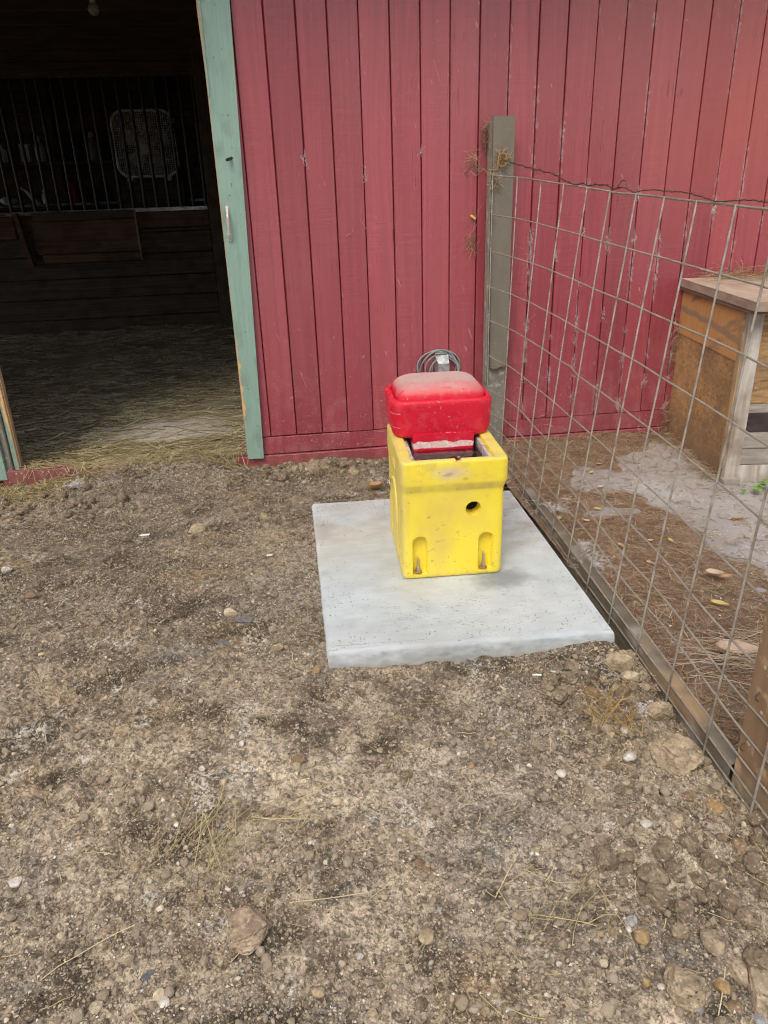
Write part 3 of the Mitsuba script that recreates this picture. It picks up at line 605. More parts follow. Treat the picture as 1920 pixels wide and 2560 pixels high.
for i in range(9): add('plank', box(-5.99, -3.205, SY + .002, SY + .04, -.12 + .30 * i + .004, -.12 + .30 * (i + 1) - .003, .004), 'm_dark_wood', parent=st, smooth=30)
# hatch board hung on the stall front, with an upright batten at its left
hx0, hx1 = -2.325, -1.355
hb = add('hatch', box(hx0, hx1, SY - .045, SY - .006, .705, 1.0, .004), 'm_dark_wood_warm', parent=st, text='wide brown hatch board hanging on the stall front')
add('hatch_cap', box(hx0 + .02, hx1, SY - .050, SY - .006, 1.004, 1.083, .004), 'm_dark_wood', parent=st)
add('batten', box(hx0 + .05, hx1 - .004, SY - .056, SY - .0455, .62, .702, .004), 'm_dark_wood_warm', parent=st)
add('batten', box(hx1 - .001, hx1 + .013, SY - .06, SY - .006, .62, 1.083, .003), 'm_bare_wood', parent=st, text='pale edge strip down the right side of the hatch')
add('batten', hull([(x, y, z) for (x, z) in ((-2.40, .60), (-2.365, .60), (-2.425, 1.083), (-2.47, 1.083)) for y in (SY - .09, SY - .006)]), 'm_dark_wood_warm', parent=st, text='slanting upright batten left of the hatch')
add('manger_board', box(-3.2, -2.48, SY - .05, SY - .006, .85, 1.05, .004), 'm_dark_wood_warm', parent=st)
# tack room behind the bars
tr = thing('tack_room_wall', 'dark board wall with shelves behind the stall bars', 'wall')
for i in range(14): add('plank', box(-4.0, .98, 6.30 + R.uniform(0, .008), 6.36, -.1 + .2 * i + .004, -.1 + .2 * (i + 1) - .004, .004), 'm_dark_wood_warm' if i % 3 == 1 else 'm_inside', parent=tr, smooth=30)
for x in (-3.6, -2.5, -1.35): add('stud', box(x, x + .09, 6.20, 6.298, -.1, 2.5, .004), 'm_dark_post', parent=tr)
SHZ = 1.58
add('shelf', box(-3.7, -1.62, 5.95, 6.195, SHZ - .03, SHZ, .003), 'm_dark_wood_warm', parent=tr)
add('shelf', box(-3.7, -.7, 5.90, 6.195, 1.12, 1.15, .003), 'm_galv_dirty', parent=tr, text='lower shelf edged with dull metal')
def rrect(w, h, r, n=10):
    pts = []
    for cx, cz, a0 in ((w / 2 - r, h / 2 - r, 0), (-w / 2 + r, h / 2 - r, 90), (-w / 2 + r, -h / 2 + r, 180), (w / 2 - r, -h / 2 + r, 270)):
        for t in np.linspace(0, 90, n): pts.append((cx + r * math.cos(math.radians(a0 + t)), cz + r * math.sin(math.radians(a0 + t))))
    return np.array(pts)
# box fan leaning on a stud: y = 5.7
FY, FX, FZ, FWD, FHT = 5.00, -1.255, 1.68, .60, .60
fan = thing('box_fan', 'large pale box fan with rounded wire guard standing behind the stall bars', 'fan')
rp = rrect(FWD, FHT, .12)
ring = np.vstack([np.c_[FX + rp[:, 0], np.full(len(rp), FY), FZ + rp[:, 1]], [[FX + rp[0, 0], FY, FZ + rp[0, 1]]]])
add('rim', tube(ring, .014, 8, False), 'm_white_plastic', parent=fan, smooth=True)
g = []
for t in np.linspace(-.27, .27, 27):
    hh = FHT / 2 - (.12 - math.sqrt(max(0, .12 ** 2 - max(0, abs(t) - (FWD / 2 - .12)) ** 2)))
    g += [tube([(FX + t, FY - .012, FZ - hh), (FX + t, FY - .012, FZ + hh)], .0022, 4), tube([(FX - hh, FY - .018, FZ + t), (FX + hh, FY - .018, FZ + t)], .0022, 4)]
add('guard', cat_m(g), 'm_white_plastic', parent=fan)
c = trimesh.creation.cylinder(.07, .06, sections=24); c.apply_transform(trimesh.transformations.rotation_matrix(math.pi / 2, [1, 0, 0])); c.apply_translation([FX, FY + .06, FZ]); add('motor', c, 'm_grey_plastic', parent=fan, smooth=30)
for i in range(5):
    a = i * 2 * math.pi / 5 + .3; M = trimesh.transformations.rotation_matrix(-a, [0, 1, 0]); b = hull([(.05, .03, -.04), (.05, .05, .03), (.23, .02, -.08), (.23, .055, .08), (.05, .034, -.04), (.23, .026, -.08), (.23, .061, .08)])
    b.apply_transform(M); b.apply_translation([FX, FY + .015, FZ]); add('blade', b, 'm_grey_plastic', parent=fan)
add('foot', box(FX - .22, FX - .16, FY - .05, FY + .12, FZ - .345, FZ - .314), 'm_white_plastic', parent=fan); add('foot', box(FX + .16, FX + .22, FY - .05, FY + .12, FZ - .345, FZ - .314), 'm_white_plastic', parent=fan)
add('control_plate', box(FX - .05, FX + .03, FY - .030, FY - .022, FZ - .09, FZ + .0), 'm_white_plastic', parent=fan)
ct = thing('fan_stand', 'dark wooden crate under the box fan behind the stall bars', 'crate'); add('side', box(FX - .34, FX + .34, FY - .14, FY + .2, .90, 1.330), 'm_dark_wood', parent=ct); add('lid', box(FX - .35, FX + .35, FY - .15, FY + .21, 1.3305, 1.3345, .001), 'm_dark_wood', parent=ct)
# things on the shelves
def revolve(prof, n=20):
    m = trimesh.creation.revolve(np.array(prof), sections=n); return m
def bottle(x, y, z, s, mt, text, capmat, cat='bottle'):
    t = thing('bottle', text, cat)
    add('body', moved(revolve([(0, 0), (.045, 0), (.048, .01), (.048, .12), (.040, .15), (.018, .175), (.018, .19), (0, .19)]), np.diag([s, s, s, 1]) + frame(x, y, z, 0) - np.eye(4)), mt, parent=t, smooth=40)
    add('cap', moved(revolve([(0, .19), (.021, .19), (.021, .225), (.012, .235), (0, .235)]), np.diag([s, s, s, 1]) + frame(x, y, z + .0005, 0) - np.eye(4)), capmat, parent=t, smooth=40)
t = thing('carton', 'plain white carton standing on the upper shelf left of the clear bottle', 'box'); add('body', box(-2.765, -2.665, 6.0, 6.1, SHZ + .001, SHZ + .185, .004), 'm_white_plastic', parent=t); add('flap', box(-2.762, -2.668, 6.005, 6.095, SHZ + .186, SHZ + .189, .001), 'm_paper', parent=t)
bottle(-2.565, 6.05, SHZ + .001, 1.15, 'm_clear_plastic', 'clear squat bottle on the upper shelf right of the white carton', 'm_clear_plastic')
bottle(-1.99, 6.05, SHZ + .001, 1.25, 'm_grey_plastic', 'grey spray bottle with a yellow top on the upper shelf', 'm_yellow_plain')
bottle(-2.965, 6.05, SHZ + .001, .9, 'm_white_plastic', 'white jug at the far left end of the upper shelf', 'm_grey_plastic', 'jug')
t = thing('carton', 'dark box with a white side on the upper shelf near the middle', 'box'); add('body', box(-2.31, -2.20, 6.0, 6.12, SHZ + .001, SHZ + .14, .004), 'm_black', parent=t); add('side_panel', box(-2.198, -2.180, 6.0, 6.12, SHZ + .001, SHZ + .15, .003), 'm_white_plastic', parent=t)
t = thing('carton', 'small red box on the lower shelf below the shelf items', 'box'); add('body', box(-2.31, -2.24, 5.95, 6.08, 1.152, 1.345, .003), 'm_red_plain', parent=t); add('lid', box(-2.312, -2.238, 5.948, 6.082, 1.3455, 1.356, .003), 'm_red_plain', parent=t)
bottle(-2.60, 6.02, 1.151, .62, 'm_white_plastic', 'small white bottle on the lower shelf at left', 'm_white_plastic')
t = thing('scoop', 'white plastic scoop leaning on the lower shelf at left', 'scoop'); add('bowl', hull([(-2.72, 6.0, 1.152), (-2.66, 6.0, 1.152), (-2.72, 6.05, 1.165), (-2.78, 6.0, 1.30), (-2.81, 6.01, 1.29)]), 'm_white_plastic', parent=t); add('grip', tube([(-2.79, 6.01, 1.29), (-2.84, 6.03, 1.32)], .012, 8), 'm_white_plastic', parent=t)
add('feed_sack', trimesh.creation.icosphere(3, 1.0).apply_transform(np.diag([.09, .07, .045, 1])).apply_translation([-3.0, 6.02, 1.192]), 'm_clear_plastic', smooth=True, text='crumpled pale plastic sack at the left end of the lower shelf', cat='sack')
lb = thing('light_bulb', 'unlit bulb hanging from the dark barn ceiling', 'light bulb')
bx, bz = to_d(-.868, 2.112, 2.2, 1.2)
s = trimesh.creation.icosphere(3, .036); add('glass', s.apply_translation([bx, 2.2, bz]), 'm_bulb', parent=lb, smooth=True); add('socket', tube([(bx, 2.2, bz + .030), (bx, 2.2, bz + .095)], .018, 12), 'm_white_plastic', parent=lb, smooth=40); add('cord', tube([(bx, 2.2, bz + .095), (bx, 2.2, 2.7)], .004, 6), 'm_black', parent=lb)

# ------------------------------------------------------------------ concrete slab
def slab():
    rim = []
    for i in range(4):
        a, b = SLAB[i], SLAB[(i + 1) % 4]; n = int(np.linalg.norm(b - a) / .008)
        rim += [a + (b - a) * t for t in np.arange(n) / n]
    rim = np.array(rim); c = rim.mean(0); n = len(rim)
    from shapely.geometry import Polygon
    tang = np.roll(rim, -1, 0) - np.roll(rim, 1, 0); nor = np.stack([tang[:, 1], -tang[:, 0]], 1); nor /= np.linalg.norm(nor, axis=1, keepdims=True)
    if ((rim - c) * nor).sum() < 0: nor = -nor
    cor = 1 + .414 * np.array([min(np.linalg.norm(p - SLAB, axis=1)) < 1e-6 for p in rim])
    rows = []
    w = _f(rim[:, 0], rim[:, 1], 30, 31, 3); w2 = _f(rim[:, 0], rim[:, 1], 90, 32, 2)
    for ins, z in ((.030, 0.0), (.016, 0.0), (.009, -.001), (.004, -.004), (.001, -.010), (0, -.018), (-.001, -.035), (.000, -.055), (.001, -.085), (.001, -.13)):
        k = np.interp(z, [-.13, -.05, -.02, 0], [.014, .010, .006, .003])
        if z == 0: k = 0.0
        q = rim - nor * (ins * cor + k * w + .35 * k * w2)[:, None]
        zz = np.full(n, z) + (.004 * w + .002 * w2) * (0 > z > -.02)
        rows.append(np.c_[q, zz])
    v = np.vstack(rows); f = []
    m = len(rows); i = np.arange(n); j = (i + 1) % n
    for r in range(m - 1): f += [np.stack([r * n + i, (r + 1) * n + i, (r + 1) * n + j], 1), np.stack([r * n + i, (r + 1) * n + j, r * n + j], 1)]
    q = SLAB + .030 * np.sign(c - SLAB) * [1, 1]; u = np.linspace(0, 1, 17); U, W = np.meshgrid(u, u, indexing='ij'); U, W = U.ravel()[:, None], W.ravel()[:, None]
    top = (1 - U) * (1 - W) * q[0] + (1 - U) * W * q[1] + U * W * q[2] + U * (1 - W) * q[3]
    a = (np.arange(16)[:, None] * 17 + np.arange(16)[None]).ravel() + m * n
    f += [np.stack([a, a + 1, a + 18], 1), np.stack([a, a + 18, a + 17], 1)]
    v = np.vstack([v, np.c_[top, np.zeros(len(top))]])
    me = trimesh.Trimesh(v, np.vstack(f), process=False)
    if me.face_normals[-1][2] < 0: me.invert()
    return me
add('concrete_slab', slab(), 'm_slab', smooth=35, text='fresh pale concrete slab with a broom finish under the yellow waterer', cat='slab')

def slab_crumbs():
    r = np.random.default_rng(41); V, F = [], []; base = trimesh.creation.icosahedron(); n = 0
    for i in range(620):
        e = r.integers(0, 4); t = r.uniform(0, 1); d = abs(r.normal(0, .05)) + .012 if i > 160 else r.uniform(.05, .4)
        a, b = SLAB[e], SLAB[(e + 1) % 4]; p = a + (b - a) * t; nrm = np.array([-(b - a)[1], (b - a)[0]]); nrm /= np.linalg.norm(nrm)
        if ((SLAB.mean(0) - p) * nrm).sum() < 0: nrm = -nrm
        p = p + nrm * d; l = np.array([(p[0] - WX) * math.cos(.0436) - (p[1] - WY) * math.sin(.0436), (p[0] - WX) * math.sin(.0436) + (p[1] - WY) * math.cos(.0436)])
        if -.02 < l[0] < .36 and -.02 < l[1] < .45: continue
        if not (min(SLAB[:, 0]) + .02 < p[0] < .865 and -1.84 < p[1] < -.78): continue
        s = r.uniform(.0009, .0030) * np.array([1, r.uniform(.6, 1), .55]); V.append(base.vertices * s * r.uniform(.7, 1.15, (12, 1)) + [p[0], p[1], s[2] * .5]); F.append(base.faces + 12 * n); n += 1
    return trimesh.Trimesh(np.vstack(V), np.vstack(F), process=False)
add('soil_crumbs', slab_crumbs(), ROCKM['clod'], text='crumbs of soil trodden on to the concrete slab', cat='soil', kind='stuff')

# ------------------------------------------------------------------ waterer
WM = frame(WX, WY, 0, WA)
def rr2(x0, x1, y0, y1, r, n=7):
    pts = []
    for cx, cy, a0 in ((x1 - r, y1 - r, 0), (x0 + r, y1 - r, 90), (x0 + r, y0 + r, 180), (x1 - r, y0 + r, 270)):
        for t in np.linspace(0, 90, n): pts.append((cx + r * math.cos(math.radians(a0 + t)), cy + r * math.sin(math.radians(a0 + t))))
    return np.array(pts)
def loft(levels, n=7):
    """levels: (z, x0, x1, y0, y1, corner radius); a closed solid."""
    rows = [np.c_[rr2(*l[1:], n), np.full(4 * n, l[0])] for l in levels]; k = 4 * n
    v = np.vstack(rows + [[rows[0].mean(0)], [rows[-1].mean(0)]]); f = []
    for r in range(len(rows) - 1):
        for i in range(k):
            j = (i + 1) % k; f += [(r * k + i, r * k + j, (r + 1) * k + j), (r * k + i, (r + 1) * k + j, (r + 1) * k + i)]
    e = len(rows) * k
    for i in range(k):
        j = (i + 1) % k; f += [(e, j, i), (e + 1, e - k + i, e - k + j)]
    return trimesh.Trimesh(v, np.array(f), process=False)
def bodylev(z, o, r=.018): return (z, -o * (.25 if o > 0 else 1), .333 + o * (.85 if o > 0 else 1), -o, .42 + o * .3, r + max(o, 0) * .4)
body = loft([bodylev(.0015, -.007), bodylev(.004, -.003), bodylev(.009, -.0008), bodylev(.016, 0), bodylev(.15, .001), bodylev(.300, .0005), bodylev(.308, .001), bodylev(.316, .0030), bodylev(.326, .0075), bodylev(.336, .0108), bodylev(.342, .0116), bodylev(.350, .0118),
             bodylev(.406, .0118), bodylev(.411, .0106), bodylev(.4145, .0082), bodylev(.417, .0048), bodylev(.418, .000)])
B = to_man(body)
cav = loft([(.06, .060, .275, .060, .385, .01), (.30, .050, .288, .052, .39, .008), (.345, .0375, .300, .0075, .40, .006), (.40, .0375, .300, .0075, .40, .006), (.4165, .0365, .301, .0065, .40, .007), (.4187, .0345, .303, .0045, .402, .008), (.43, .0345, .303, .0045, .402, .008)])
B = B - to_man(cav)
def cyl(x, z, r, y0, y1, n=40, r2=None):
    m = manifold3d.Manifold.cylinder(y1 - y0, r, r if r2 is None else r2, n).rotate([-90, 0, 0]).translate([x, y0, z]); return m
B = B - cyl(.234, .244, .0245, -.03, .07) - cyl(.234, .244, .0268, -.004, .0032, r2=.0245)
def pocket(x0, x1, z0, z1, depth):
    r = (x1 - x0) / 2; xc = (x0 + x1) / 2; out = None
    def arch(o):
        p = [(x0 - o, z0), (x1 + o, z0)] + [(xc + (r + o) * math.cos(t), z1 - r + (r + o) * math.sin(t)) for t in np.linspace(0, math.pi, 24)]
        return np.array(p)
    a, b = arch(.003), arch(0)
    m1 = manifold3d.Manifold.hull_points(np.vstack([np.c_[a[:, 0], np.full(len(a), -.004), a[:, 1]], np.c_[b[:, 0], np.full(len(b), .004), b[:, 1]]]))
    c = arch(-.003)
    m2 = manifold3d.Manifold.hull_points(np.vstack([np.c_[b[:, 0], np.full(len(b), .0035), b[:, 1]], np.c_[c[:, 0], np.full(len(c), depth), c[:, 1]]]))
    return m1 + m2
B = B - pocket(.035, .083, .015, .156, .030) - pocket(.253, .302, .017, .157, .030)
B = B - manifold3d.Manifold.hull_points(np.array([(x, y, z) for (x, z) in ((.168, .43), (.196, .43), (.176, .4085), (.190, .4095)) for y in (-.02, .008)]))    # chipped notch in the front rim
wt = thing('livestock_waterer', 'yellow plastic livestock waterer with a red lid bolted to the concrete slab', 'waterer')
bk = add('body', moved(man(B), WM), 'm_yellow', parent=wt, smooth=32, text='yellow plastic tank body with scuffed rim')
# raised arch and lettering-like ribs on the left side
arch = smooth_path([(0, .115, .035), (0, .110, .12), (0, .118, .20), (0, .150, .262), (0, .205, .285), (0, .262, .262), (0, .300, .20), (0, .312, .12), (0, .312, .035)], 50)
a = tube(arch, .0055, 8); a.apply_scale([1.25, 1, 1]); a.apply_translation([.0, 0, 0]); add('arch_rib', moved(a, WM), 'm_yellow', parent=wt, smooth=True)
for (ya, yb, z0) in ((.110, .185, .372), (.120, .200, .352)): add('side_rib', moved(tube([(-.0040, ya, z0), (-.0040, yb, z0)], .0022, 6), WM), 'm_yellow', parent=wt, smooth=True)
sk = add('sticker', moved(box(-.0018, -.0002, .335, .385, .175, .222, .0004), WM), 'm_black', parent=wt, text='torn dark sticker on the left side')
add('sticker_patch', moved(box(-.0026, -.0019, .352, .384, .200, .219, .0002), WM), 'm_paper', parent=wt)
for bxx, top in ((.0535, .073), (.2735, .078)):
    add('anchor_bolt', moved(cat_m([tube([(bxx, .016, .0165), (bxx, .016, top - .0015), (bxx, .016, top)], [.0041, .0041, .0030], 14), trimesh.creation.cylinder(.0076, .011, sections=6).apply_translation([bxx, .016, .0275]),
                                      trimesh.creation.cylinder(.0062, .006, sections=12).apply_translation([bxx, .016, .0365])]), WM), 'm_steel', parent=wt, smooth=25)
    add('washer', moved(trimesh.creation.annulus(.0045, .0135, .0022, sections=28).apply_translation([bxx, .0165, .0215]), WM), 'm_rust', parent=wt, smooth=30)
def slant_box(o0, o1, zb, zt, y0, y1):
    return None
add('hole_shade_panel', moved(box(.205, .263, .0535, .056, .215, .275, .0005), WM), 'm_hole_shade', parent=wt)  # black panel standing in for the shade inside the hole
# steel liner of the trough
lin = to_man(loft([(.15, .066, .270, .066, .36, .01), (.30, .056, .282, .058, .37, .008), (.346, .0400, .297, .0115, .394, .006), (.398, .0385, .2985, .0095, .395, .006), (.4055, .0385, .2985, .0095, .395, .006)])) - to_man(loft([(.16, .070, .266, .070, .355, .01), (.30, .060, .278, .062, .365, .008), (.352, .0510, .2875, .0155, .390, .006), (.36, .052, .287, .0125, .392, .006), (.43, .0475, .2905, .0115, .392, .006)]))
add('trough_liner', moved(man(lin), WM), 'm_liner', parent=wt, smooth=30, text='grey steel trough liner crusted with white scale')
add('water', moved(loft([(.162, .0705, .2655, .0705, .3545, .01), (.30, .0605, .2775, .0625, .3645, .008), (.352, .0515, .287, .0160, .3895, .006), (.3755, .0512, .2876, .0122, .3918, .006), (.3760, .0512, .2876, .0122, .3918, .006)]), WM), 'm_water', parent=wt, text='still dark water in the trough')
# red lid
lid = [(.4195, .0075, .3135, .2270, .468, .044)] + [(z, -.0125 + o, .334 - o, .208 + o * .9 + (.549 - z) * .035, .488 - o, .056 - o * .4) for z, o in ((.4215, .0140), (.425, .0105), (.430, .0078), (.438, .0056), (.450, .0040), (.468, .0025), (.490, .0012), (.512, .0003), (.528, 0), (.536, .0002), (.542, .0016), (.5462, .0045), (.5485, .0080))] + [(.5495, -.0025, .324, .218, .478, .048)]
L = to_man(loft(lid, 14)) - to_man(loft([(.535, .006, .315, .227, .469, .044), (.5465, .0055, .3155, .2265, .4695, .0445), (.551, .002, .319, .223, .473, .047), (.56, .002, .319, .223, .473, .047)], 14))
L = L - manifold3d.Manifold.cube([.020, .005, .05]).translate([-.02, .385, .515]) - manifold3d.Manifold.cube([.03, .005, .05]).translate([.318, .385, .515])
LM = WM @ frame(.0095, 0, 0, 0)
ld = add('lid', moved(man(L), LM), 'm_red', parent=wt, smooth=32, text='red lid with a skirt and rounded corners')
dome = [(.528, .010, .311, .231, .465, .040), (.545, .010, .311, .231, .465, .040), (.558, .0115, .3095, .2325, .4635, .041), (.568, .0155, .3055, .236, .460, .043), (.577, .022, .299, .242, .454, .044), (.585, .031, .290, .250, .446, .044), (.591, .042, .279, .260, .437, .042), (.5955, .056, .265, .273, .425, .038), (.5985, .075, .246, .292, .408, .032), (.5998, .11, .21, .32, .38, .02)]
add('dome', moved(loft(dome, 14), LM), 'm_red', parent=ld, smooth=50, text='dusty rounded top of the red lid')
add('hinge_lug', moved(hull([(x, y, z) for x in (-.014, -.004) for (y, z) in ((.395, .52), (.43, .52), (.395, .545), (.40, .551), (.425, .551), (.432, .54))]), LM), 'm_red', parent=ld, smooth=30)
fl = loft([(.330, .071, .2725, .2155, .34, .006), (.400, .067, .2765, .2140, .345, .006), (.4345, .066, .2775, .2128, .345, .006)])
add('float_cover', moved(fl, WM), 'm_red', parent=ld, smooth=30, text='red float cover with a white crust of scale above the water')

# ------------------------------------------------------------------ cable coil and box on the wall
def coil():
    ms = []
    rr = np.random.default_rng(3)
    for i in range(5):
        cx, cz = .738 + (.004, -.012, .012, .020, -.004)[i], .372 + (.0, .004, -.006, -.012, .006)[i]; rx, rz = (.104, .098, .086, .074, .094)[i], (.088, .078, .070, .062, .084)[i]
        t = np.linspace(-.5, 2 * math.pi - .5, 60)
        p = np.c_[cx + rx * np.cos(t + .1 * i) * (1 + .02 * np.sin(3 * t + i)), -.012 - .010 * i * (.5 + .5 * np.sin(t * 2 + i)) - .004 * i, cz + rz * np.sin(t + .1 * i) * (1 + .02 * np.cos(2 * t + i))]
        ms.append(tube(p, .0040, 8))
    return cat_m(ms)
add('cable_coil', coil(), 'm_cable', smooth=True, text='coil of grey cable hung on the red wall behind the waterer', cat='cable')
jb = thing('junction_box', 'galvanised metal box on the red wall inside the cable coil', 'electrical box')
add('cover', hull([(x, y, z) for (x, z) in ((.716, .435), (.782, .440), (.786, .25), (.722, .25)) for y in (-.028, -.002)] + [(.728, -.062, .40), (.782, -.062, .40), (.786, -.064, .25), (.728, -.064, .25)]), 'm_galv', parent=jb, smooth=25)
add('flange', box(.716, .778, -.034, -.0022, .441, .447, .001), 'm_galv', parent=jb)
add('conduit', tube([(.706, -.010, -.05), (.706, -.010, .412)], .0048, 10), 'm_post_old', parent=jb, smooth=40)

# ------------------------------------------------------------------ fence
XT = ([-.13, -.337, -.537, -.737, -.937, -1.137, -1.337, -1.537, -1.737, -1.937, -2.137, -2.40, -2.60], [.957, 1.006, 1.040, 1.059, 1.071, 1.071, 1.068, 1.057, 1.044, 1.029, 1.003, .962, .935])
def fx(y, z):
    y = np.asarray(y, float); xt = np.interp(-y, -np.array(XT[0]), XT[1]); xb = np.where(y > -.3, .960 + (y + .3) * -.02, .987 + .034 * y)
    return xb + (xt - xb) * np.clip((z + .06) / 1.21, 0, 1.02)
ROWS = [1.150, 1.000, .852, .705, .557, .408, .262, .168, .098, .030, -.018, -.055]
def dz(y, z): return np.interp(y, [-2.6, -1.937, -1.137, -.737, -.337, -.13], [-.028, -.012, .014, .040, .072, .085]) * np.clip((z + .06) / 1.21, 0, 1)
fp = thing('wire_fence', 'welded wire fence panel running from the barn post towards the viewer', 'fence')
YV = [-.13] + [-.337 - .2 * k for k in range(12)]
for i, z in enumerate(ROWS):
    ya = np.linspace(-.118, -2.62, 90); zz = z + dz(ya, z) + .0035 * _f(ya, ya * 0 + i, 5, 40, 2)
    x = fx(ya, zz) + .0060 + .004 * _f(ya, ya * 0 + 3 * i, 4, 41, 2)
    if i == 4: zz = zz + np.interp(-ya, [0, 1.00, 1.03, 1.12, 2.62], [0.006, .008, .014, .0, 0])
    if i in (6, 7, 8): zz = zz + .006 * np.sin(ya * 9 + i)
    add('horizontal_wire', tube(np.c_[x, ya, zz], .0027 if i else .0032, 7), 'm_wire_h', parent=fp, smooth=60)
for k, y in enumerate(YV):
    zt = 1.150 + float(dz(y, 1.15)); z = np.linspace(-.075, zt + .003, 40)
    x = fx(np.full(40, y), z) + .002 * _f(z, z * 0 + k, 6, 43, 2); yy = y + .004 * _f(z, z * 0 + 2 * k, 4, 44, 2)
    add('vertical_wire', tube(np.c_[x, yy, z], .0028, 7), 'm_wire', parent=fp, smooth=60)
wp = np.array([(1.0, -.110, 1.298), (1.0, -.284, 1.279), (1.01, -.514, 1.252), (1.02, -.618, 1.239), (1.03, -.775, 1.217), (1.04, -.882, 1.192), (1.05, -.959, 1.191), (1.055, -1.028, 1.186), (1.06, -1.122, 1.187), (1.06, -1.21, 1.175), (1.06, -1.277, 1.177), (1.06, -1.317, 1.168), (1.06, -1.396, 1.169), (1.055, -1.545, 1.168), (1.05, -1.655, 1.165), (1.045, -1.757, 1.155), (1.035, -1.86, 1.145), (1.03, -1.943, 1.150), (1.015, -2.075, 1.147), (.98, -2.3, 1.15)])
tw = thing('tie_wire', 'thin rusty twisted wire strung loosely along the top of the wire panel', 'wire')
pth = smooth_path(wp, 240); s = np.linspace(0, 150, 240); amp = .0025 * (np.linspace(0, 1, 240) < .52)
pth[:, 2] += .004 * _f(np.arange(240) * .9, np.zeros(240), 1, 50, 2)
add('strand', tube(pth, .0016, 5), 'm_tie_wire', parent=tw, smooth=60)
p2 = pth[:125].copy(); p2[:, 2] += .0035 * np.sin(s[:125]); p2[:, 0] += .003 * np.cos(s[:125]); add('strand', tube(p2, .0014, 5), 'm_tie_wire', parent=tw, smooth=60)
add('wire_tail', tube(smooth_path([(1.06, -1.21, 1.175), (1.058, -1.25, 1.195), (1.058, -1.268, 1.198), (1.06, -1.285, 1.178)], 14), .0014, 5), 'm_tie_wire', parent=tw)

gp = thing('fence_post', 'grey painted wooden post standing against the red barn wall', 'post')
add('post', box(.962, 1.060, -.082, -.012, -.25, 1.452, .004), 'm_post_old', parent=gp, smooth=30)
cl = man(manifold3d.Manifold.hull_points(np.array([(x, y, z) for x in (.960, 1.0585) for y in (-.106, -.0825) for z in (.40, 1.468)])))
pts = [(.974, .400), (.978, .374), (.992, .368), (1.012, .371), (1.026, .378), (1.048, .381), (1.060, .392), (1.060, .50), (1.0585, 1.4685), (.962, 1.4680)]
cl = trimesh.creation.extrude_polygon(__import__('shapely').Polygon(pts), .0235); cl.apply_transform(trimesh.transformations.rotation_matrix(math.pi / 2, [1, 0, 0])); cl.apply_translation([0, -.0825, 0])
add('face_board', cl, 'm_post_grey', parent=gp, smooth=20, text='grey painted board nailed to the post face, broken off at the bottom')
add('side_strip', box(.9535, .9615, -.100, -.05, .30, 1.24, .002), 'm_post_old', parent=gp)
rp_ = thing('fence_post', 'brown wooden fence post with flaking paint at the right edge', 'post')
add('post', box(.918, 1.03, -2.575, -2.432, -.35, 1.30, .006), 'm_post_brown', parent=rp_, smooth=30)
for (yy, zz) in ((-2.455, .055), (-2.47, .20)):
    add('staple', tube(smooth_path([(.9185, yy, zz - .012), (.910, yy, zz), (.9185, yy, zz + .012)], 8), .0014, 5), 'm_tie_wire', parent=rp_)
def kick():
    ys = np.linspace(-.70, -2.431, 120); rows = []
    for y in ys:
        x = .987 + .034 * y + .0105 + .003 * (meshkit.fbm(np.array([y * 4, 1, 1]), 3, 6) - .5)
        zt = np.interp(-y, [.7, 1.35, 1.9, 2.43], [-.022, -.018, -.018, -.014]) + .005 * (meshkit.fbm(np.array([y * 7, 3, 1]), 3, 7) - .5)
        rows.append([(x, y, -.20), (x, y, zt - .004), (x + .004, y, zt), (x + .034, y, zt + .001), (x + .037, y, zt - .004), (x + .037, y, -.20)])
    v = np.array(rows).reshape(-1, 3); f = []
    for i in range(len(ys) - 1):
        for j in range(5):
            a = i * 6 + j; f += [(a, a + 1, a + 7), (a, a + 7, a + 6)]
    return trimesh.Trimesh(v, np.array(f)[:, ::-1], process=False)
add('kick_board', kick(), 'm_kick', smooth=30, text='weathered grey board standing on edge along the foot of the wire panel', cat='board')

# ------------------------------------------------------------------ coop in the pen
cp = thing('coop', 'wooden animal hutch with a plywood side against the red wall in the pen', 'hutch')
CM = frame(1.992, -.003, 0, 0)
ca = math.atan2(.108, .735)
def cz(pts): return [(1.992 - math.sin(ca) * d + math.cos(ca) * a, -.004 - math.cos(ca) * d - math.sin(ca) * a, z) for (a, d, z) in pts]
def cbox(a0, a1, d0, d1, z0, z1): return hull(cz([(a, d, z) for a in (a0, a1) for d in (d0, d1) for z in (z0, z1)]))
def cbevel(a0, a1, d0, d1, z0, z1, b=.003): return hull(cz([(a + (b if i == 0 else 0) * (1 if a == a0 else -1), d + (b if i == 1 else 0) * (1 if d == d0 else -1), z + (b if i == 2 else 0) * (1 if z == z0 else -1)) for a in (a0, a1) for d in (d0, d1) for z in (z0, z1) for i in range(3)]))
add('side_panel', cbevel(0, .014, 0, .712, -.10, .475), 'm_coop_osb', parent=cp, text='brown fuzzy board lower side of the hutch')
add('side_panel', cbevel(-.004, .016, 0, .715, .4765, .684), 'm_coop_ply', parent=cp, text='orange plywood upper side of the hutch with grey smears')
add('top_board', cbevel(-.022, .62, -.002, .845, .704, .741, .004), 'm_coop_top', parent=cp, text='weathered top board of the hutch strewn with hay')
add('top_edge', cbevel(-.018, .60, 0, .80, .688, .7035, .002), 'm_coop_edge', parent=cp)
add('corner_post', cbevel(.002, .062, .716, .752, -.06, .684, .004), 'm_whitewash', parent=cp, text='whitewashed corner post of the hutch with a weathered grain', smooth=30)
add('corner_strip', cbevel(-.006, .0015, .700, .735, .0, .60, .002), 'm_bare_wood', parent=cp)
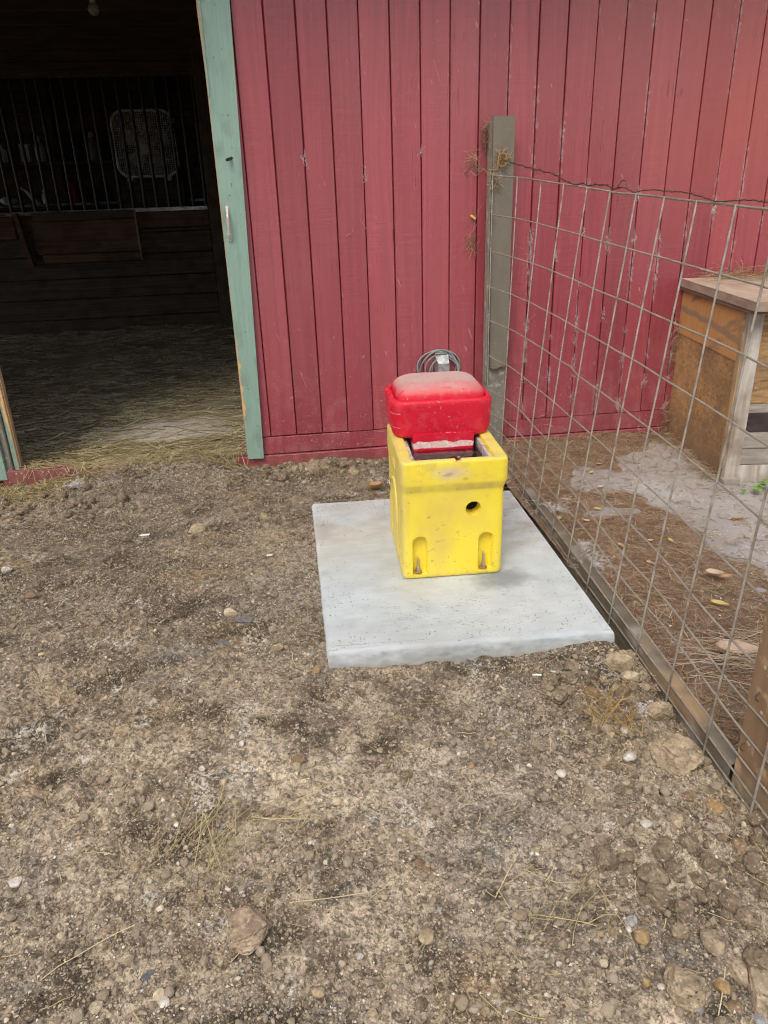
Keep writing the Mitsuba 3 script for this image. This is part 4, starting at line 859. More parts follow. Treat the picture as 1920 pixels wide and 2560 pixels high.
for i, (z0, z1) in enumerate(((-.06, .020), (.024, .095), (.099, .165))):
    add('front_board', cbevel(.064, .62, .722 + .004 * (i == 0), .742 + .006 * (i == 0), z0, z1, .003), 'm_whitewash' if i == 0 else 'm_grey_board', parent=cp)
add('front_rail', cbevel(.064, .62, .722, .746, .262, .298, .003), 'm_grey_board', parent=cp)
add('front_panel', cbevel(.064, .62, .724, .738, .300, .684, .003), 'm_coop_osb', parent=cp)
add('floor_shelf', cbevel(.016, .62, .02, .721, .10, .118, .002), 'm_grey_board', parent=cp)
add('foot', cbevel(-.010, .060, .735, .785, -.075, -.035, .006), 'm_grey_board', parent=cp)

# ------------------------------------------------------------------ stones
def rock(seed, sub=3, facets=9, bump=.10, fine=.05, side=0):
    r = np.random.default_rng(seed)
    m = trimesh.creation.icosphere(sub, 1.0); v = m.vertices.copy()
    for _ in range(facets):
        d = r.normal(size=3); d /= np.linalg.norm(d); k = r.uniform(.62, .92)
        s = v @ d; v = v - np.clip(s - k, 0, None)[:, None] * d * .93
    for _ in range(side):
        t = r.uniform(0, 6.283); d = np.array([math.cos(t), math.sin(t), r.uniform(-.1, .35)]); d /= np.linalg.norm(d); k = r.uniform(.50, .80)
        s = v @ d; v = v - np.clip(s - k, 0, None)[:, None] * d * .95
    nz = meshkit.fbm(v * 1.6 + seed * 5.1, 4, seed) - .5; nf = meshkit.fbm(v * 6 + seed * 3.3, 3, seed + 1) - .5
    nr = np.abs(meshkit.fbm(v * 3.2 + seed * 2.1, 3, seed + 2) - .5)
    v = v * (1 + bump * 2 * nz + fine * 2 * nf - fine * 1.6 * np.exp(-(nr / .035) ** 2))[:, None]
    v -= (v.max(0) + v.min(0)) / 2; v /= np.abs(v).max(0)
    m.vertices = v; return m
ROCKS = [
    (0.818, -2.358, 0.1268, 0.1174, 'clod', 0.62, "largest grey-brown rock, lying beside the wire fence in front of the slab's right corner"),
    (0.839, -2.004, 0.0724, 0.0557, 'tan', 0.8, "pale tan crumbly rock just in front of the slab's front right corner"),
    (0.852, -2.051, 0.0491, 0.024, 'pale', 0.6, 'flat pale stone tucked under the front of the tan crumbly rock by the slab corner'),
    (0.779, -2.043, 0.0196, 0.0196, 'tan', 0.9, None),
    (0.875, -2.089, 0.0344, 0.0301, 'clod', 0.8, 'brownish lump of dirt against the fence wire right of the tan crumbly rock'),
    (0.725, -2.098, 0.0339, 0.0318, 'brown', 0.8, 'round brown clod left of the hay tuft by the fence'),
    (0.861, -2.199, 0.0775, 0.0489, 'clod', 0.8, 'dark dirt clod behind the largest rock, against the fence'),
    (0.757, -2.236, 0.0259, 0.0219, 'white', 0.8, 'whitish stone left of the largest rock'),
    (0.718, -2.34, 0.0339, 0.0226, 'white', 0.7, 'white and orange stone below left of the largest rock'),
    (0.704, -2.27, 0.0176, 0.0166, 'tan', 0.9, None),
    (0.675, -2.417, 0.0198, 0.0117, 'pale', 0.7, None),
    (0.837, -2.509, 0.0312, 0.0364, 'orange', 0.9, 'orange-brown oval stone at the foot of the brown fence post'),
    (0.728, -2.545, 0.0278, 0.0354, 'clod', 0.8, 'upright brownish oval stone below the black plastic cap'),
    (0.667, -2.537, 0.0253, 0.0202, 'white', 0.7, 'bright white angular stone left of the black plastic cap'),
    (0.775, -2.548, 0.0127, 0.0135, 'orange', 0.9, None),
    (0.57, -2.868, 0.0729, 0.0729, 'clod', 0.8, 'big round pitted grey-brown rock near the lower right corner'),
    (0.548, -2.768, 0.0289, 0.026, 'orange', 0.8, 'orange angular stone touching a grey pebble near the lower right'),
    (0.54, -2.742, 0.0279, 0.0147, 'grey', 0.7, 'long smooth grey pebble touching the orange angular stone'),
    (0.528, -2.756, 0.0109, 0.0095, 'white', 0.8, None),
    (0.663, -2.804, 0.0413, 0.0512, 'clod', 0.7, 'lumpy light brown clod above right of the pitted rock'),
    (0.705, -2.894, 0.0536, 0.1273, 'clod', 0.7, 'large brown clod cut off by the right edge of the view'),
    (0.581, -2.905, 0.0197, 0.0184, 'grey', 0.9, 'blue-grey stone below the big pitted rock'),
    (0.517, -2.85, 0.015, 0.0136, 'orange', 0.9, None),
    (0.535, -2.867, 0.0135, 0.0101, 'white', 0.8, None),
    (0.639, -2.875, 0.0284, 0.023, 'orange', 0.8, 'yellowish stone right of the big pitted rock'),
    (0.644, -2.907, 0.0363, 0.0198, 'brown', 0.6, 'flat rusty brown stone below the yellowish stone at lower right'),
    (0.671, -2.939, 0.022, 0.0323, 'grey', 0.8, 'dark grey stone in the lower right corner'),
    (0.684, -2.851, 0.0331, 0.0517, 'clod', 0.7, 'pale dirt clod left of the clod on the right edge'),
    (-0.16, -2.643, 0.0831, 0.0771, 'umber', 0.45, 'angular reddish brown rock in the foreground left of centre'),
    (-0.178, -2.546, 0.0142, 0.0126, 'white', 0.8, None),
    (-0.308, -2.744, 0.0219, 0.0287, 'cream', 0.35, 'flat cream-coloured shard at the bottom left of the foreground'),
    (-0.296, -2.759, 0.0176, 0.0189, 'white', 0.6, 'crumbly white stone touching the cream shard'),
    (-0.335, -2.704, 0.021, 0.0379, 'slate', 0.4, 'dark slate chip above left of the cream shard'),
    (-0.029, -2.461, 0.0109, 0.0109, 'white', 0.9, None),
    (-0.038, -2.774, 0.0246, 0.0164, 'tan', 0.8, 'tan pebble at the bottom centre of the foreground'),
    (0.222, -2.449, 0.0146, 0.0172, 'white', 0.8, None),
    (0.483, -2.487, 0.0111, 0.0145, 'pale', 0.9, None),
    (0.545, -2.36, 0.023, 0.0184, 'white', 0.7, 'white broken stone in the dirt left of the largest rock'),
    (0.268, -2.742, 0.0165, 0.0151, 'pale', 0.8, None),
    (0.383, -2.794, 0.0105, 0.0098, 'white', 0.8, None),
    (0.46, -2.806, 0.0168, 0.014, 'pale', 0.8, None),
    (0.165, -2.708, 0.0306, 0.0248, 'tan', 0.6, 'flattish olive-tan stone in the foreground right of centre'),
    (0.185, -2.551, 0.0194, 0.0307, 'brown', 0.7, 'long brown clod in the middle of the foreground'),
    (0.346, -2.689, 0.0285, 0.018, 'clod', 0.7, 'gritty clod next to the sparse hay in the right foreground'),
    (-0.25, -1.514, 0.049, 0.0284, 'cream', 0.6, 'cream oval stone left of the slab'),
    (-0.8, -1.638, 0.0287, 0.0179, 'tan', 0.7, None),
    (-0.101, -1.742, 0.0379, 0.0261, 'tan', 0.7, "tan pebble left of the slab's front left corner"),
    (-0.004, -1.78, 0.0188, 0.0258, 'grey', 0.8, None),
    (0.006, -1.861, 0.0227, 0.0261, 'orange', 0.9, "egg-shaped ochre stone below the slab's front left corner"),
    (0.019, -1.893, 0.0246, 0.0179, 'slate', 0.5, None),
    (-0.263, -1.676, 0.0387, 0.0218, 'slate', 0.4, 'flat blue-grey chip left of the slab'),
    (-0.192, -2.128, 0.0178, 0.0178, 'white', 0.9, None),
    (-1.082, -1.055, 0.038, 0.0293, 'white', 0.8, 'white chunk at the left edge below the barn door'),
    (-1.03, -0.147, 0.0535, 0.042, 'tan', 0.8, 'tan clod beside the red door sill'),
    (-0.422, -0.834, 0.0838, 0.0419, 'tan', 0.6, 'flat tan clod in front of the barn doorway'),
    (-0.149, -0.786, 0.0462, 0.0314, 'tan', 0.8, "tan clod behind the slab's left rear corner"),
    (-0.938, -1.266, 0.0383, 0.0246, 'brown', 0.8, None),
    (-0.498, -2.021, 0.0533, 0.0349, 'tan', 0.5, 'low pale lump in the dirt at left'),
    (-0.054, -2.205, 0.0366, 0.026, 'brown', 0.7, 'brown clod in the middle of the dirt in front of the slab'),
    (-0.059, -2.225, 0.0248, 0.0209, 'clod', 0.8, None),
    (-0.038, -2.25, 0.0207, 0.0188, 'clod', 0.8, None),
    (0.028, -2.345, 0.0234, 0.0162, 'cream', 0.8, 'cream pebble near the centre of the foreground'),
    (-0.284, -2.2, 0.019, 0.0162, 'white', 0.7, None),
    (-0.196, -2.328, 0.0214, 0.0179, 'tan', 0.8, None),
    (-0.625, -2.469, 0.0256, 0.0208, 'white', 0.7, 'white crusty lump at the far left of the foreground'),
    (-0.39, -2.47, 0.0195, 0.0195, 'tan', 0.8, None),
    (0.039, -2.721, 0.0157, 0.0107, 'white', 0.7, None),
    (-0.013, -0.125, 0.0515, 0.0595, 'clod', 0.8, 'clod leaning on the red base board under the siding, leftmost of four'),
    (0.069, -0.155, 0.0749, 0.0592, 'clod', 0.8, 'second clod from the left along the red base board'),
    (0.149, -0.144, 0.0833, 0.0595, 'clod', 0.8, 'third clod from the left along the red base board'),
    (0.273, -0.272, 0.0694, 0.0482, 'clod', 0.8, 'rightmost clod along the red base board, left of the waterer'),
    (0.029, -0.371, 0.028, 0.0224, 'pale', 0.8, None),
    (-0.145, -0.32, 0.0225, 0.0188, 'pale', 0.8, None),
    (0.353, -0.301, 0.0173, 0.023, 'white', 0.8, None),
    (0.873, -1.954, 0.0274, 0.0228, 'clod', 0.8, None),
    (0.948, -1.934, 0.0346, 0.0277, 'clod', 0.8, 'grey stone between slab corner and fence board'),
    (0.907, -1.931, 0.0277, 0.0254, 'clod', 0.8, None),
    (0.79, -2.48, 0.0263, 0.0228, 'brown', 0.8, None),
    (0.738, -2.437, 0.0143, 0.0125, 'pale', 0.8, None),
    (0.832, -2.612, 0.0277, 0.0326, 'brown', 0.8, 'brown clod at the base of the brown fence post'),
    (0.264, -2.646, 0.0153, 0.0122, 'pale', 0.8, None),
    (0.409, -2.564, 0.0098, 0.0081, 'white', 0.8, None),
    (0.099, -2.61, 0.0155, 0.0108, 'tan', 0.8, None),
    (-0.634, -2.201, 0.0186, 0.0167, 'tan', 0.8, None),
    (-0.479, -2.345, 0.0156, 0.0122, 'pale', 0.8, None),
    (-0.506, -2.6, 0.0163, 0.0134, 'pale', 0.8, None),
    (-0.227, -2.713, 0.0127, 0.0098, 'pale', 0.8, None),
    (-0.101, -2.733, 0.0112, 0.0105, 'tan', 0.8, None),
    (0.502, -2.649, 0.0156, 0.0132, 'tan', 0.8, None),
    (0.186, -2.821, 0.0122, 0.0095, 'pale', 0.8, None),
    (0.05, -2.828, 0.0173, 0.0133, 'tan', 0.8, None),
    (-0.41, -2.751, 0.0229, 0.0189, 'pale', 0.7, 'pale lumpy stone at the bottom left corner area'),
    (-0.155, -2.202, 0.0191, 0.0153, 'clod', 0.8, None),
    (-0.227, -2.257, 0.0222, 0.0167, 'clod', 0.8, None),
    (-0.468, -2.221, 0.0409, 0.0279, 'clod', 0.7, 'cracked clod left of the foreground hay tuft'),
    (-0.418, -2.248, 0.0368, 0.0257, 'clod', 0.7, 'clod joined to the cracked clod left of the foreground hay tuft'),
]
LANDMARKS = [(.818, -2.358, 'largest rock by the fence'), (-.258, -2.431, 'fanned hay tuft'), (.748, -2.454, 'black plastic plug'), (.62, -2.83, 'big pitted rock at lower right'), (-.19, -2.58, 'angular reddish rock'), (-.31, -2.70, 'cream shard'),
             (.043, -1.85, "slab's front left corner"), (.876, -1.886, "slab's front right corner"), (.05, -1.2, "slab's left edge"), (-1.05, -.05, 'red door sill'), (-.625, -.832, 'white paper scrap'), (.414, -2.692, 'sparse hay at right'),
             (.93, -2.50, 'brown fence post'), (-.25, -1.53, 'cream oval stone'), (.50, -2.75, 'orange angular stone'), (-.62, -2.50, 'white crusty lump'), (.05, -.02, 'red base board'), (.02, -2.45, 'bare dirt patch before the slab'), (-.9, -1.9, 'left edge of the view')]
_seen = set()
def pebble_text(x, y, col):
    for lx, ly, nm in sorted(LANDMARKS, key=lambda l: (l[0] - x) ** 2 + (l[1] - y) ** 2):
        dx, dy = x - lx, y - ly; dist = math.hypot(dx, dy)
        way = ('right of' if dx > 0 else 'left of') if abs(dx) > abs(dy) else ('behind' if dy > 0 else 'in front of')
        for t in (f'small {col} pebble {"just " if dist < .15 else ""}{way} the {nm}', f'small {col} pebble {"close " if dist < .3 else "a little farther "}{way} the {nm}'):
            if t not in _seen: _seen.add(t); return t
SMALL = [rock(100 + i, 3, 12, .12, .06) for i in range(6)]
_plies = {}
for i, (x, y, w, h, c, fl, text) in enumerate(ROCKS):
    r = np.random.default_rng(500 + i); big = w > .045
    sx, sy, sz = w / 2, max(h * .62, w * .36), w / 2 * fl * (.85 if big else .8)
    if c in ('clod', 'umber'): bump, fine, fac = .15, .10, 14
    else: bump, fine, fac = .12, .05, 11
    z = float(gh(x, y)) + sz * (.60 if w > .1 else .42 if big else .45)
    M = T().translate([x, y, z]).rotate([0, 0, 1], float(r.uniform(-35, 35))).rotate([1, 0, 0], float(r.uniform(-12, 12))).scale([sx, sy, sz])
    nm = 'clod' if c in ('clod', 'brown', 'umber') else ('stone_chip' if c in ('slate', 'cream') and fl < .6 else 'stone')
    if big: d = mikit.ply(rock(800 + i, 5 if w > .09 else 4, fac, bump, fine, 6 if w > .06 else 4), ROCKM[c], smooth=True)
    else:
        q = (i % 6, c)
        if q not in _plies: _plies[q] = mikit.ply(SMALL[i % 6], ROCKM[c], smooth=True)
        d = _plies[q]
    if text: add(nm, d, None, place=M, text=text, cat='stone' if nm != 'clod' else 'dirt clod')
    else: add('pebble', d, None, place=M, text=pebble_text(x, y, dict(clod='earthy', tan='tan', brown='brown', orange='ochre', white='whitish', pale='pale', cream='cream', grey='grey', slate='slate-grey')[c]), cat='pebble', group='small pebbles on the dirt')

# ------------------------------------------------------------------ gravel
def outside(x, y):
    sl = (x > .035) & (x < .90) & (y > -1.90) & (y < -.735)
    return ~sl & (x < .925) & (y < -.035)
PAL = np.array([(.43, .365, .28), (.34, .285, .215), (.56, .50, .41), (.24, .195, .145), (.48, .415, .32), (.64, .60, .53), (.36, .345, .33), (.39, .285, .18), (.14, .11, .085), (.70, .67, .62)])
PW = np.array([.26, .24, .08, .17, .12, .028, .06, .03, .07, .012])
def gravel(n, rmin, rmax, power, subdiv, seed, dens=None):
    r = np.random.default_rng(seed)
    x, y = r.uniform(-1.62, .93, n * 2), -3.0 + 3.0 * r.uniform(0, 1, n * 2) ** 1.25
    k = meshkit.fbm(np.stack([x * 3.2, y * 3.2, x * 0 + 2], -1), 4, 61) + .35 * (meshkit.fbm(np.stack([x * 14, y * 14, x * 0 + 5], -1), 3, 62) - .5) + .12 * np.clip((x - .2) * 1.2, 0, 1) * np.clip((-1.85 - y) * 4, 0, 1) + .12 * np.clip((y + .7) * 1.5, 0, 1)
    if dens: k = k + .30 * np.clip((x - .1) * 1.3, 0, .6) * (y < -1.9) + .3 * np.clip((y + .75) * 1.5, 0, 1) - .10
    ok = outside(x, y) & (r.uniform(.28, .66, n * 2) < k) & (x > -1.62 + .30 * (-y)) ; x, y = x[ok][:n], y[ok][:n]; n = len(x)
    u = r.uniform(0, 1, n); rad = (rmin ** (1 - power) + u * (rmax ** (1 - power) - rmin ** (1 - power))) ** (1 / (1 - power))
    base = [rock(300 + i, subdiv, 13, .16, .05 if subdiv > 1 else 0) for i in range(10)] if subdiv else []
    if not subdiv:
        for i in range(10):
            m = trimesh.convex.convex_hull(np.vstack([np.eye(3), -np.eye(3)]) * np.random.default_rng(900 + i).uniform(.75, 1.2, (6, 1)) + np.random.default_rng(950 + i).normal(0, .18, (6, 3))); base.append(m)
    V, F, C = [], [], []; off = 0
    which = r.integers(0, 10, n); ang = r.uniform(0, 6.283, n); asp = np.stack([np.ones(n), r.uniform(.62, 1, n), r.uniform(.55, .95, n)], -1)
    col = PAL[r.choice(10, n, p=PW / PW.sum())] * r.uniform(.72, 1.12, (n, 1)) * np.where(rad < rmin * 1.5, .92, 1)[:, None]
    z = gh(x, y) + rad * asp[:, 2] * r.uniform(.25, .9, n)
    for i in range(10):
        s = which == i; m = base[i]; k_ = s.sum(); nv = len(m.vertices)
        v = m.vertices[None] * (asp[s] * rad[s, None])[:, None]
        ca_, sa_ = np.cos(ang[s])[:, None], np.sin(ang[s])[:, None]; tl = r.normal(0, .35, k_)[:, None]
        v = np.stack([v[..., 0], v[..., 1] * np.cos(tl) - v[..., 2] * np.sin(tl), v[..., 1] * np.sin(tl) + v[..., 2] * np.cos(tl)], -1)
        v = np.stack([v[..., 0] * ca_ - v[..., 1] * sa_ + x[s][:, None], v[..., 0] * sa_ + v[..., 1] * ca_ + y[s][:, None], v[..., 2] + z[s][:, None]], -1)
        V.append(v.reshape(-1, 3)); F.append((m.faces[None] + (np.arange(k_) * nv)[:, None, None] + off).reshape(-1, 3)); off += k_ * nv
        C.append(np.repeat(col[s], nv, axis=0))
    return trimesh.Trimesh(np.vstack(V), np.vstack(F), process=False), np.vstack(C)
g1, c1 = gravel(95000, .0012, .0042, 2.0, 0, 71)
g2, c2 = gravel(2600, .0034, .0070, 4.0, 1, 72)
g3, c3 = gravel(1300, .006, .014, 3.8, 2, 73, 1)
c3 = np.clip(c3 * .18 + np.array([.25, .205, .158]) * .9, 0, 1)
add('gravel', trimesh.util.concatenate([g1, g2, g3]), 'm_grit', smooth=False, color=np.vstack([c1, c2, c3]), text='loose tan and grey grit and small gravel scattered over the dirt yard', cat='gravel', kind='stuff')

def clods():
    r = np.random.default_rng(77); base = [rock(700 + i, 3, 6, .20, .16) for i in range(8)]; V, F = [], []; n = 0
    zones = [(-.30, .92, -.32, -.045, 190, .009, .034), (-1.45, -.75, -.60, -.06, 150, .008, .030), (.60, .915, -2.75, -1.96, 170, .008, .028), (.50, .92, -2.98, -2.6, 60, .010, .034), (-.05, .03, -1.9, -.7, 50, .005, .012), (.05, .86, -2.02, -1.91, 60, .005, .012), (-.85, -.2, -.30, -.05, 60, .006, .016), (-1.3, .6, -2.9, -.4, 120, .006, .015)]
    for (x0, x1, y0, y1, k, a, b) in zones:
        for _ in range(k):
            x, y = r.uniform(x0, x1), r.uniform(y0, y1)
            if not outside(np.array([x]), np.array([y]))[0] or min(math.hypot(x - q[0], y - q[1]) - q[2] * .6 for q in ROCKS) < .018: continue
            s = a * (b / a) ** (r.uniform() ** 2.2); M = T().translate([x, y, float(gh(x, y)) + s * .38]).rotate([0, 0, 1], float(r.uniform(0, 360))).rotate([1, 0, 0], float(r.uniform(-30, 30))).scale([s, s * r.uniform(.7, 1), s * r.uniform(.55, .85)])
            m = base[r.integers(8)]; V.append(trimesh.transformations.transform_points(m.vertices, np.array(M.matrix))); F.append(m.faces + n); n += len(m.vertices)
    return trimesh.Trimesh(np.vstack(V), np.vstack(F), process=False)
add('soil_clods', clods(), ROCKM['earth'], smooth=True, text='crumbly soil clods heaped along the wall base and the fence foot', cat='soil', kind='stuff')

# ------------------------------------------------------------------ straw, hay and needles
def straws(x, y, zf, ang, length, radius, col, seed, curl=.22, lift=.25, pitch=None, seg=4):
    """Thin bent stalks as three-sided tubes; zf gives the surface height under each point."""
    r = np.random.default_rng(seed); n = len(x)
    t = np.linspace(-.5, .5, seg)[None, :]
    cv = r.normal(0, curl, n)[:, None]
    a = ang[:, None] + cv * t * 2
    st = length[:, None] / (seg - 1)
    dx, dy = np.cos(a) * st, np.sin(a) * st
    px = x[:, None] + np.cumsum(dx, 1) - dx.sum(1, keepdims=True) / 2; py = y[:, None] + np.cumsum(dy, 1) - dy.sum(1, keepdims=True) / 2
    pz = zf(px.ravel(), py.ravel()).reshape(px.shape)
    pz = np.maximum(pz, pz.mean(1, keepdims=True) * .6 + pz * .4) + radius[:, None] * .8 + np.abs(r.normal(0, lift, n))[:, None] * .02
    tilt = (r.normal(0, .10, n) if pitch is None else pitch)[:, None] * length[:, None] * (t + (.5 if pitch is not None else 0)); pz = pz + np.where(tilt > 0, tilt, tilt * .2)
    P = np.stack([px, py, pz], -1)
    tg = np.gradient(P, axis=1); tg /= np.linalg.norm(tg, axis=2, keepdims=True) + 1e-9
    s1 = np.cross(tg, [0, 0, 1.0]); s1 /= np.linalg.norm(s1, axis=2, keepdims=True) + 1e-9; s2 = np.cross(s1, tg)
    v = []
    for k in range(3):
        w = 2 * math.pi * k / 3 + .5
        v.append(P + radius[:, None, None] * (math.cos(w) * s1 + math.sin(w) * s2))
    v = np.stack(v, 2); V = v.reshape(-1, 3)
    idx = np.arange(n * seg * 3).reshape(n, seg, 3); f = []
    for k in range(3):
        a0, b0, a1, b1 = idx[:, :-1, k], idx[:, :-1, (k + 1) % 3], idx[:, 1:, k], idx[:, 1:, (k + 1) % 3]
        f += [np.stack([a0, b0, b1], -1).reshape(-1, 3), np.stack([a0, b1, a1], -1).reshape(-1, 3)]
    return trimesh.Trimesh(V, np.vstack(f), process=False), np.repeat(col, seg * 3, axis=0)
def hue(r, n, pal, jitter=.2):
    pal = np.array(pal); return pal[r.integers(0, len(pal), n)] * r.uniform(1 - jitter, 1 + jitter, (n, 1))
HAY = [(.42, .34, .155), (.50, .42, .22), (.34, .29, .13), (.30, .25, .14), (.55, .47, .29)]
OLD = [(.44, .39, .27), (.52, .465, .32), (.30, .26, .18), (.62, .56, .39), (.50, .45, .31)]
NEED = [(.34, .20, .12), (.27, .16, .095), (.40, .26, .16), (.46, .35, .25), (.21, .135, .09), (.52, .43, .34)]
def scatter(name, parts, text, cat, kind='stuff'):
    add(name, trimesh.util.concatenate([p[0] for p in parts]), 'm_straw', color=np.vstack([p[1] for p in parts]), text=text, cat=cat, kind=kind)

r = np.random.default_rng(81); parts = []
n = 11000; y = .05 + 4.3 * r.uniform(0, 1, n) ** 1.5; x = r.uniform(-3.2, .2, n); k = meshkit.fbm(np.stack([x * 2.5, y * 2.5, x * 0], -1), 4, 83)
pale = ((x + .78) / .42) ** 2 + ((y - .62) / .30) ** 2
ok = (k > r.uniform(.25, .55, n)) & ((pale > 1) | (r.uniform(0, 1, n) < .25)); x, y = x[ok], y[ok]; n = len(x)
parts.append(straws(x, y, fh, r.normal(.10, .42, n), r.uniform(.06, .26, n), r.uniform(.0012, .0028, n), hue(r, n, OLD + [(.20, .175, .12), (.70, .64, .46)], .35), 84))
n = 1500; x = r.uniform(-1.38, -.25, n); y = r.uniform(.03, .42, n)
parts.append(straws(x, y, fh, r.normal(.1, .6, n), r.uniform(.04, .16, n), r.uniform(.0008, .0016, n), hue(r, n, HAY, .25) * .8, 85))
n = 520; x = r.uniform(-1.36, -.26, n); y = r.normal(-.01, .05, n); sz_ = lambda x, y: np.maximum(gh(x, np.minimum(y, -.001)), np.where(y > -.036, -.0035 - .012 * (x + 1.42) * (x < -.62), -1))
parts.append(straws(x, y, sz_, r.normal(.05, .8, n), r.uniform(.03, .15, n), r.uniform(.0008, .0016, n), hue(r, n, HAY + OLD[:2], .25), 852, lift=.4))
scatter('bedding_hay', parts, 'trodden greenish hay bedding over the dark barn floor', 'hay')

parts = []
n = 520; x = r.uniform(-1.5, .92, n); y = -3.0 + 2.95 * r.uniform(0, 1, n) ** 1.2; ok = outside(x, y); x, y = x[ok], y[ok]; n = len(x)
parts.append(straws(x, y, gh, r.uniform(0, 6.28, n), r.uniform(.015, .075, n), r.uniform(.0005, .0011, n), hue(r, n, HAY, .25), 86))
n = 700; x = r.uniform(-1.55, -1.05, n); y = r.normal(-.14, .10, n); ok = (y < -.045) & (r.uniform(0, 1, n) < np.clip((-1.02 - x) * 3.5, .12, 1)); x, y = x[ok], y[ok]; n = len(x)
parts.append(straws(x, y, gh, r.uniform(0, 6.28, n), r.uniform(.04, .16, n), r.uniform(.0009, .0017, n), hue(r, n, HAY + OLD[1:2], .25), 87, lift=.5))
n = 260; x = r.uniform(-1.2, .7, n); y = r.uniform(-.16, -.04, n); parts.append(straws(x, y, gh, r.uniform(0, 6.28, n), r.uniform(.02, .09, n), r.uniform(.0006, .001, n), hue(r, n, HAY + OLD, .25), 88))
# single stalks worth placing
for (xx, yy, L_, a_, rd) in ((-.02, -2.60, .16, -.10, .0017), (-.455, -2.66, .17, .55, .0018), (-.40, -1.83, .09, 1.1, .0013), (-.18, -2.02, .14, -.35, .0012), (.52, -2.72, .13, 1.7, .0014), (.62, -2.90, .12, .9, .0018), (.42, -2.62, .11, -.45, .0014), (-.16, -2.68, .09, .7, .0013), (.10, -2.60, .11, .65, .0012), (.03, -2.48, .10, 1.0, .001), (-1.25, -.42, .14, .2, .0016), (-1.2, -.47, .12, .35, .0014), (.15, -2.55, .05, -1, .001), (.85, -2.07, .2, -.9, .0012), (-.93, -.10, .08, 1.0, .002), (-.90, -.12, .12, .25, .0014), (.80, -2.78, .08, 1.3, .0016), (.72, -2.76, .09, -.6, .0013)):
    parts.append(straws(np.array([xx]), np.array([yy]), gh, np.array([a_]), np.array([L_]), np.array([rd * .62]), np.array([(.54, .46, .28)]), int(1000 + 100 * abs(xx)), curl=.15, seg=6))
scatter('loose_straw', parts, 'loose straw stalks strewn over the dirt yard', 'straw')

def tuft(name, x0, y0, n, spread, ang0, asd, lmin, lmax, pal, text, seed, lift=.7, rad=(.0004, .0009)):
    r = np.random.default_rng(seed); x, y = x0 + r.normal(0, spread[0], n), y0 + r.normal(0, spread[1], n)
    m, c = straws(x, y, gh, r.normal(ang0, asd, n), r.uniform(lmin, lmax, n), r.uniform(*rad, n), hue(r, n, pal, .25), seed + 1, lift=lift, pitch=np.abs(r.normal(0, .16, n)))
    add(name, m, 'm_straw', color=c, text=text, cat='hay')
tuft('hay_tuft', -.26, -2.44, 46, (.050, .055), 1.05, .38, .05, .19, [(.40, .34, .17), (.46, .39, .22), (.30, .26, .14)], 'wispy tuft of yellow-green hay fanned out in the left foreground', 91)
tuft('hay_tuft', -.10, -2.40, 26, (.045, .040), .2, .9, .04, .12, HAY, 'small scatter of hay just right of the fanned foreground tuft', 93)
tuft('hay_tuft', .745, -2.20, 75, (.040, .035), 1.3, .8, .03, .12, [(.40, .26, .09), (.46, .34, .14), (.26, .15, .06)], 'rusty hay tuft beside the largest rock near the fence', 95)
tuft('hay_tuft', .43, -2.69, 30, (.06, .04), .3, .7, .03, .11, HAY, 'sparse hay strewn in the right foreground', 97)
tuft('hay_tuft', .86, -2.74, 26, (.040, .05), 2.2, .6, .04, .10, HAY, 'hay stalks by the clods at the lower right', 99)
tuft('hay_tuft', -.40, -2.47, 16, (.05, .03), .3, .8, .03, .10, HAY, 'little hay left of the fanned foreground tuft', 101)

yz = lambda x, y: np.maximum(yh(x, y)[0], -.058)
parts = []
n = 15000; x, y = r.uniform(.965, 2.3, n), r.uniform(-2.6, -.01, n); m_ = yh(x, y)[1]; ok = r.uniform(.15, .95, n) < m_; x, y = x[ok], y[ok]; n = len(x)
parts.append(straws(x, y, yz, r.uniform(0, 6.28, n), r.uniform(.025, .085, n), r.uniform(.0005, .0010, n), hue(r, n, NEED, .3), 103, lift=.35))
n = 2200; x, y = r.uniform(.97, 2.2, n), r.uniform(-2.5, -.02, n); parts.append(straws(x, y, yz, r.uniform(0, 6.28, n), r.uniform(.02, .07, n), r.uniform(.0006, .0012, n), hue(r, n, NEED + HAY, .3), 104))
n = 200; x, y = r.normal(1.25, .10, n), r.normal(-2.03, .05, n); parts.append(straws(x, y, yz, r.normal(-.25, .35, n), r.uniform(.08, .22, n), r.uniform(.0006, .0012, n), hue(r, n, [(.60, .50, .38), (.50, .40, .28)], .2), 105, lift=.9))
scatter('pine_needles', parts, 'reddish brown fallen needles and straw lying over the pen floor', 'needles')
# grains and bits on the pen floor
def bits(n, seed, pal, x0, x1, y0, y1, rmin, rmax):
    r = np.random.default_rng(seed); x, y = r.uniform(x0, x1, n), r.uniform(y0, y1, n); z = yz(x, y); V, F, C = [], [], []
    base = trimesh.creation.icosahedron()
    for i in range(n):
        s = r.uniform(rmin, rmax) * np.array([1, r.uniform(.5, 1), .45]); v = base.vertices * s * r.uniform(.75, 1.1, (12, 1)); a = r.uniform(0, 6.28); v = v @ np.array([[math.cos(a), math.sin(a), 0], [-math.sin(a), math.cos(a), 0], [0, 0, 1]])
        V.append(v + [x[i], y[i], z[i] + s[2] * .7]); F.append(base.faces + 12 * i); C.append(np.tile(pal[r.integers(len(pal))] * r.uniform(.8, 1.1), (12, 1)))
    return trimesh.Trimesh(np.vstack(V), np.vstack(F), process=False), np.vstack(C)
b = bits(1500, 107, np.array([(.62, .58, .52), (.55, .48, .38), (.35, .27, .18), (.24, .16, .10), (.70, .68, .64)]), .965, 2.2, -2.5, -.02, .0016, .0048)
add('pen_grit', b[0], 'm_grit', color=b[1], text='pale grains and crumbs scattered on the pen floor', cat='grit', kind='stuff')

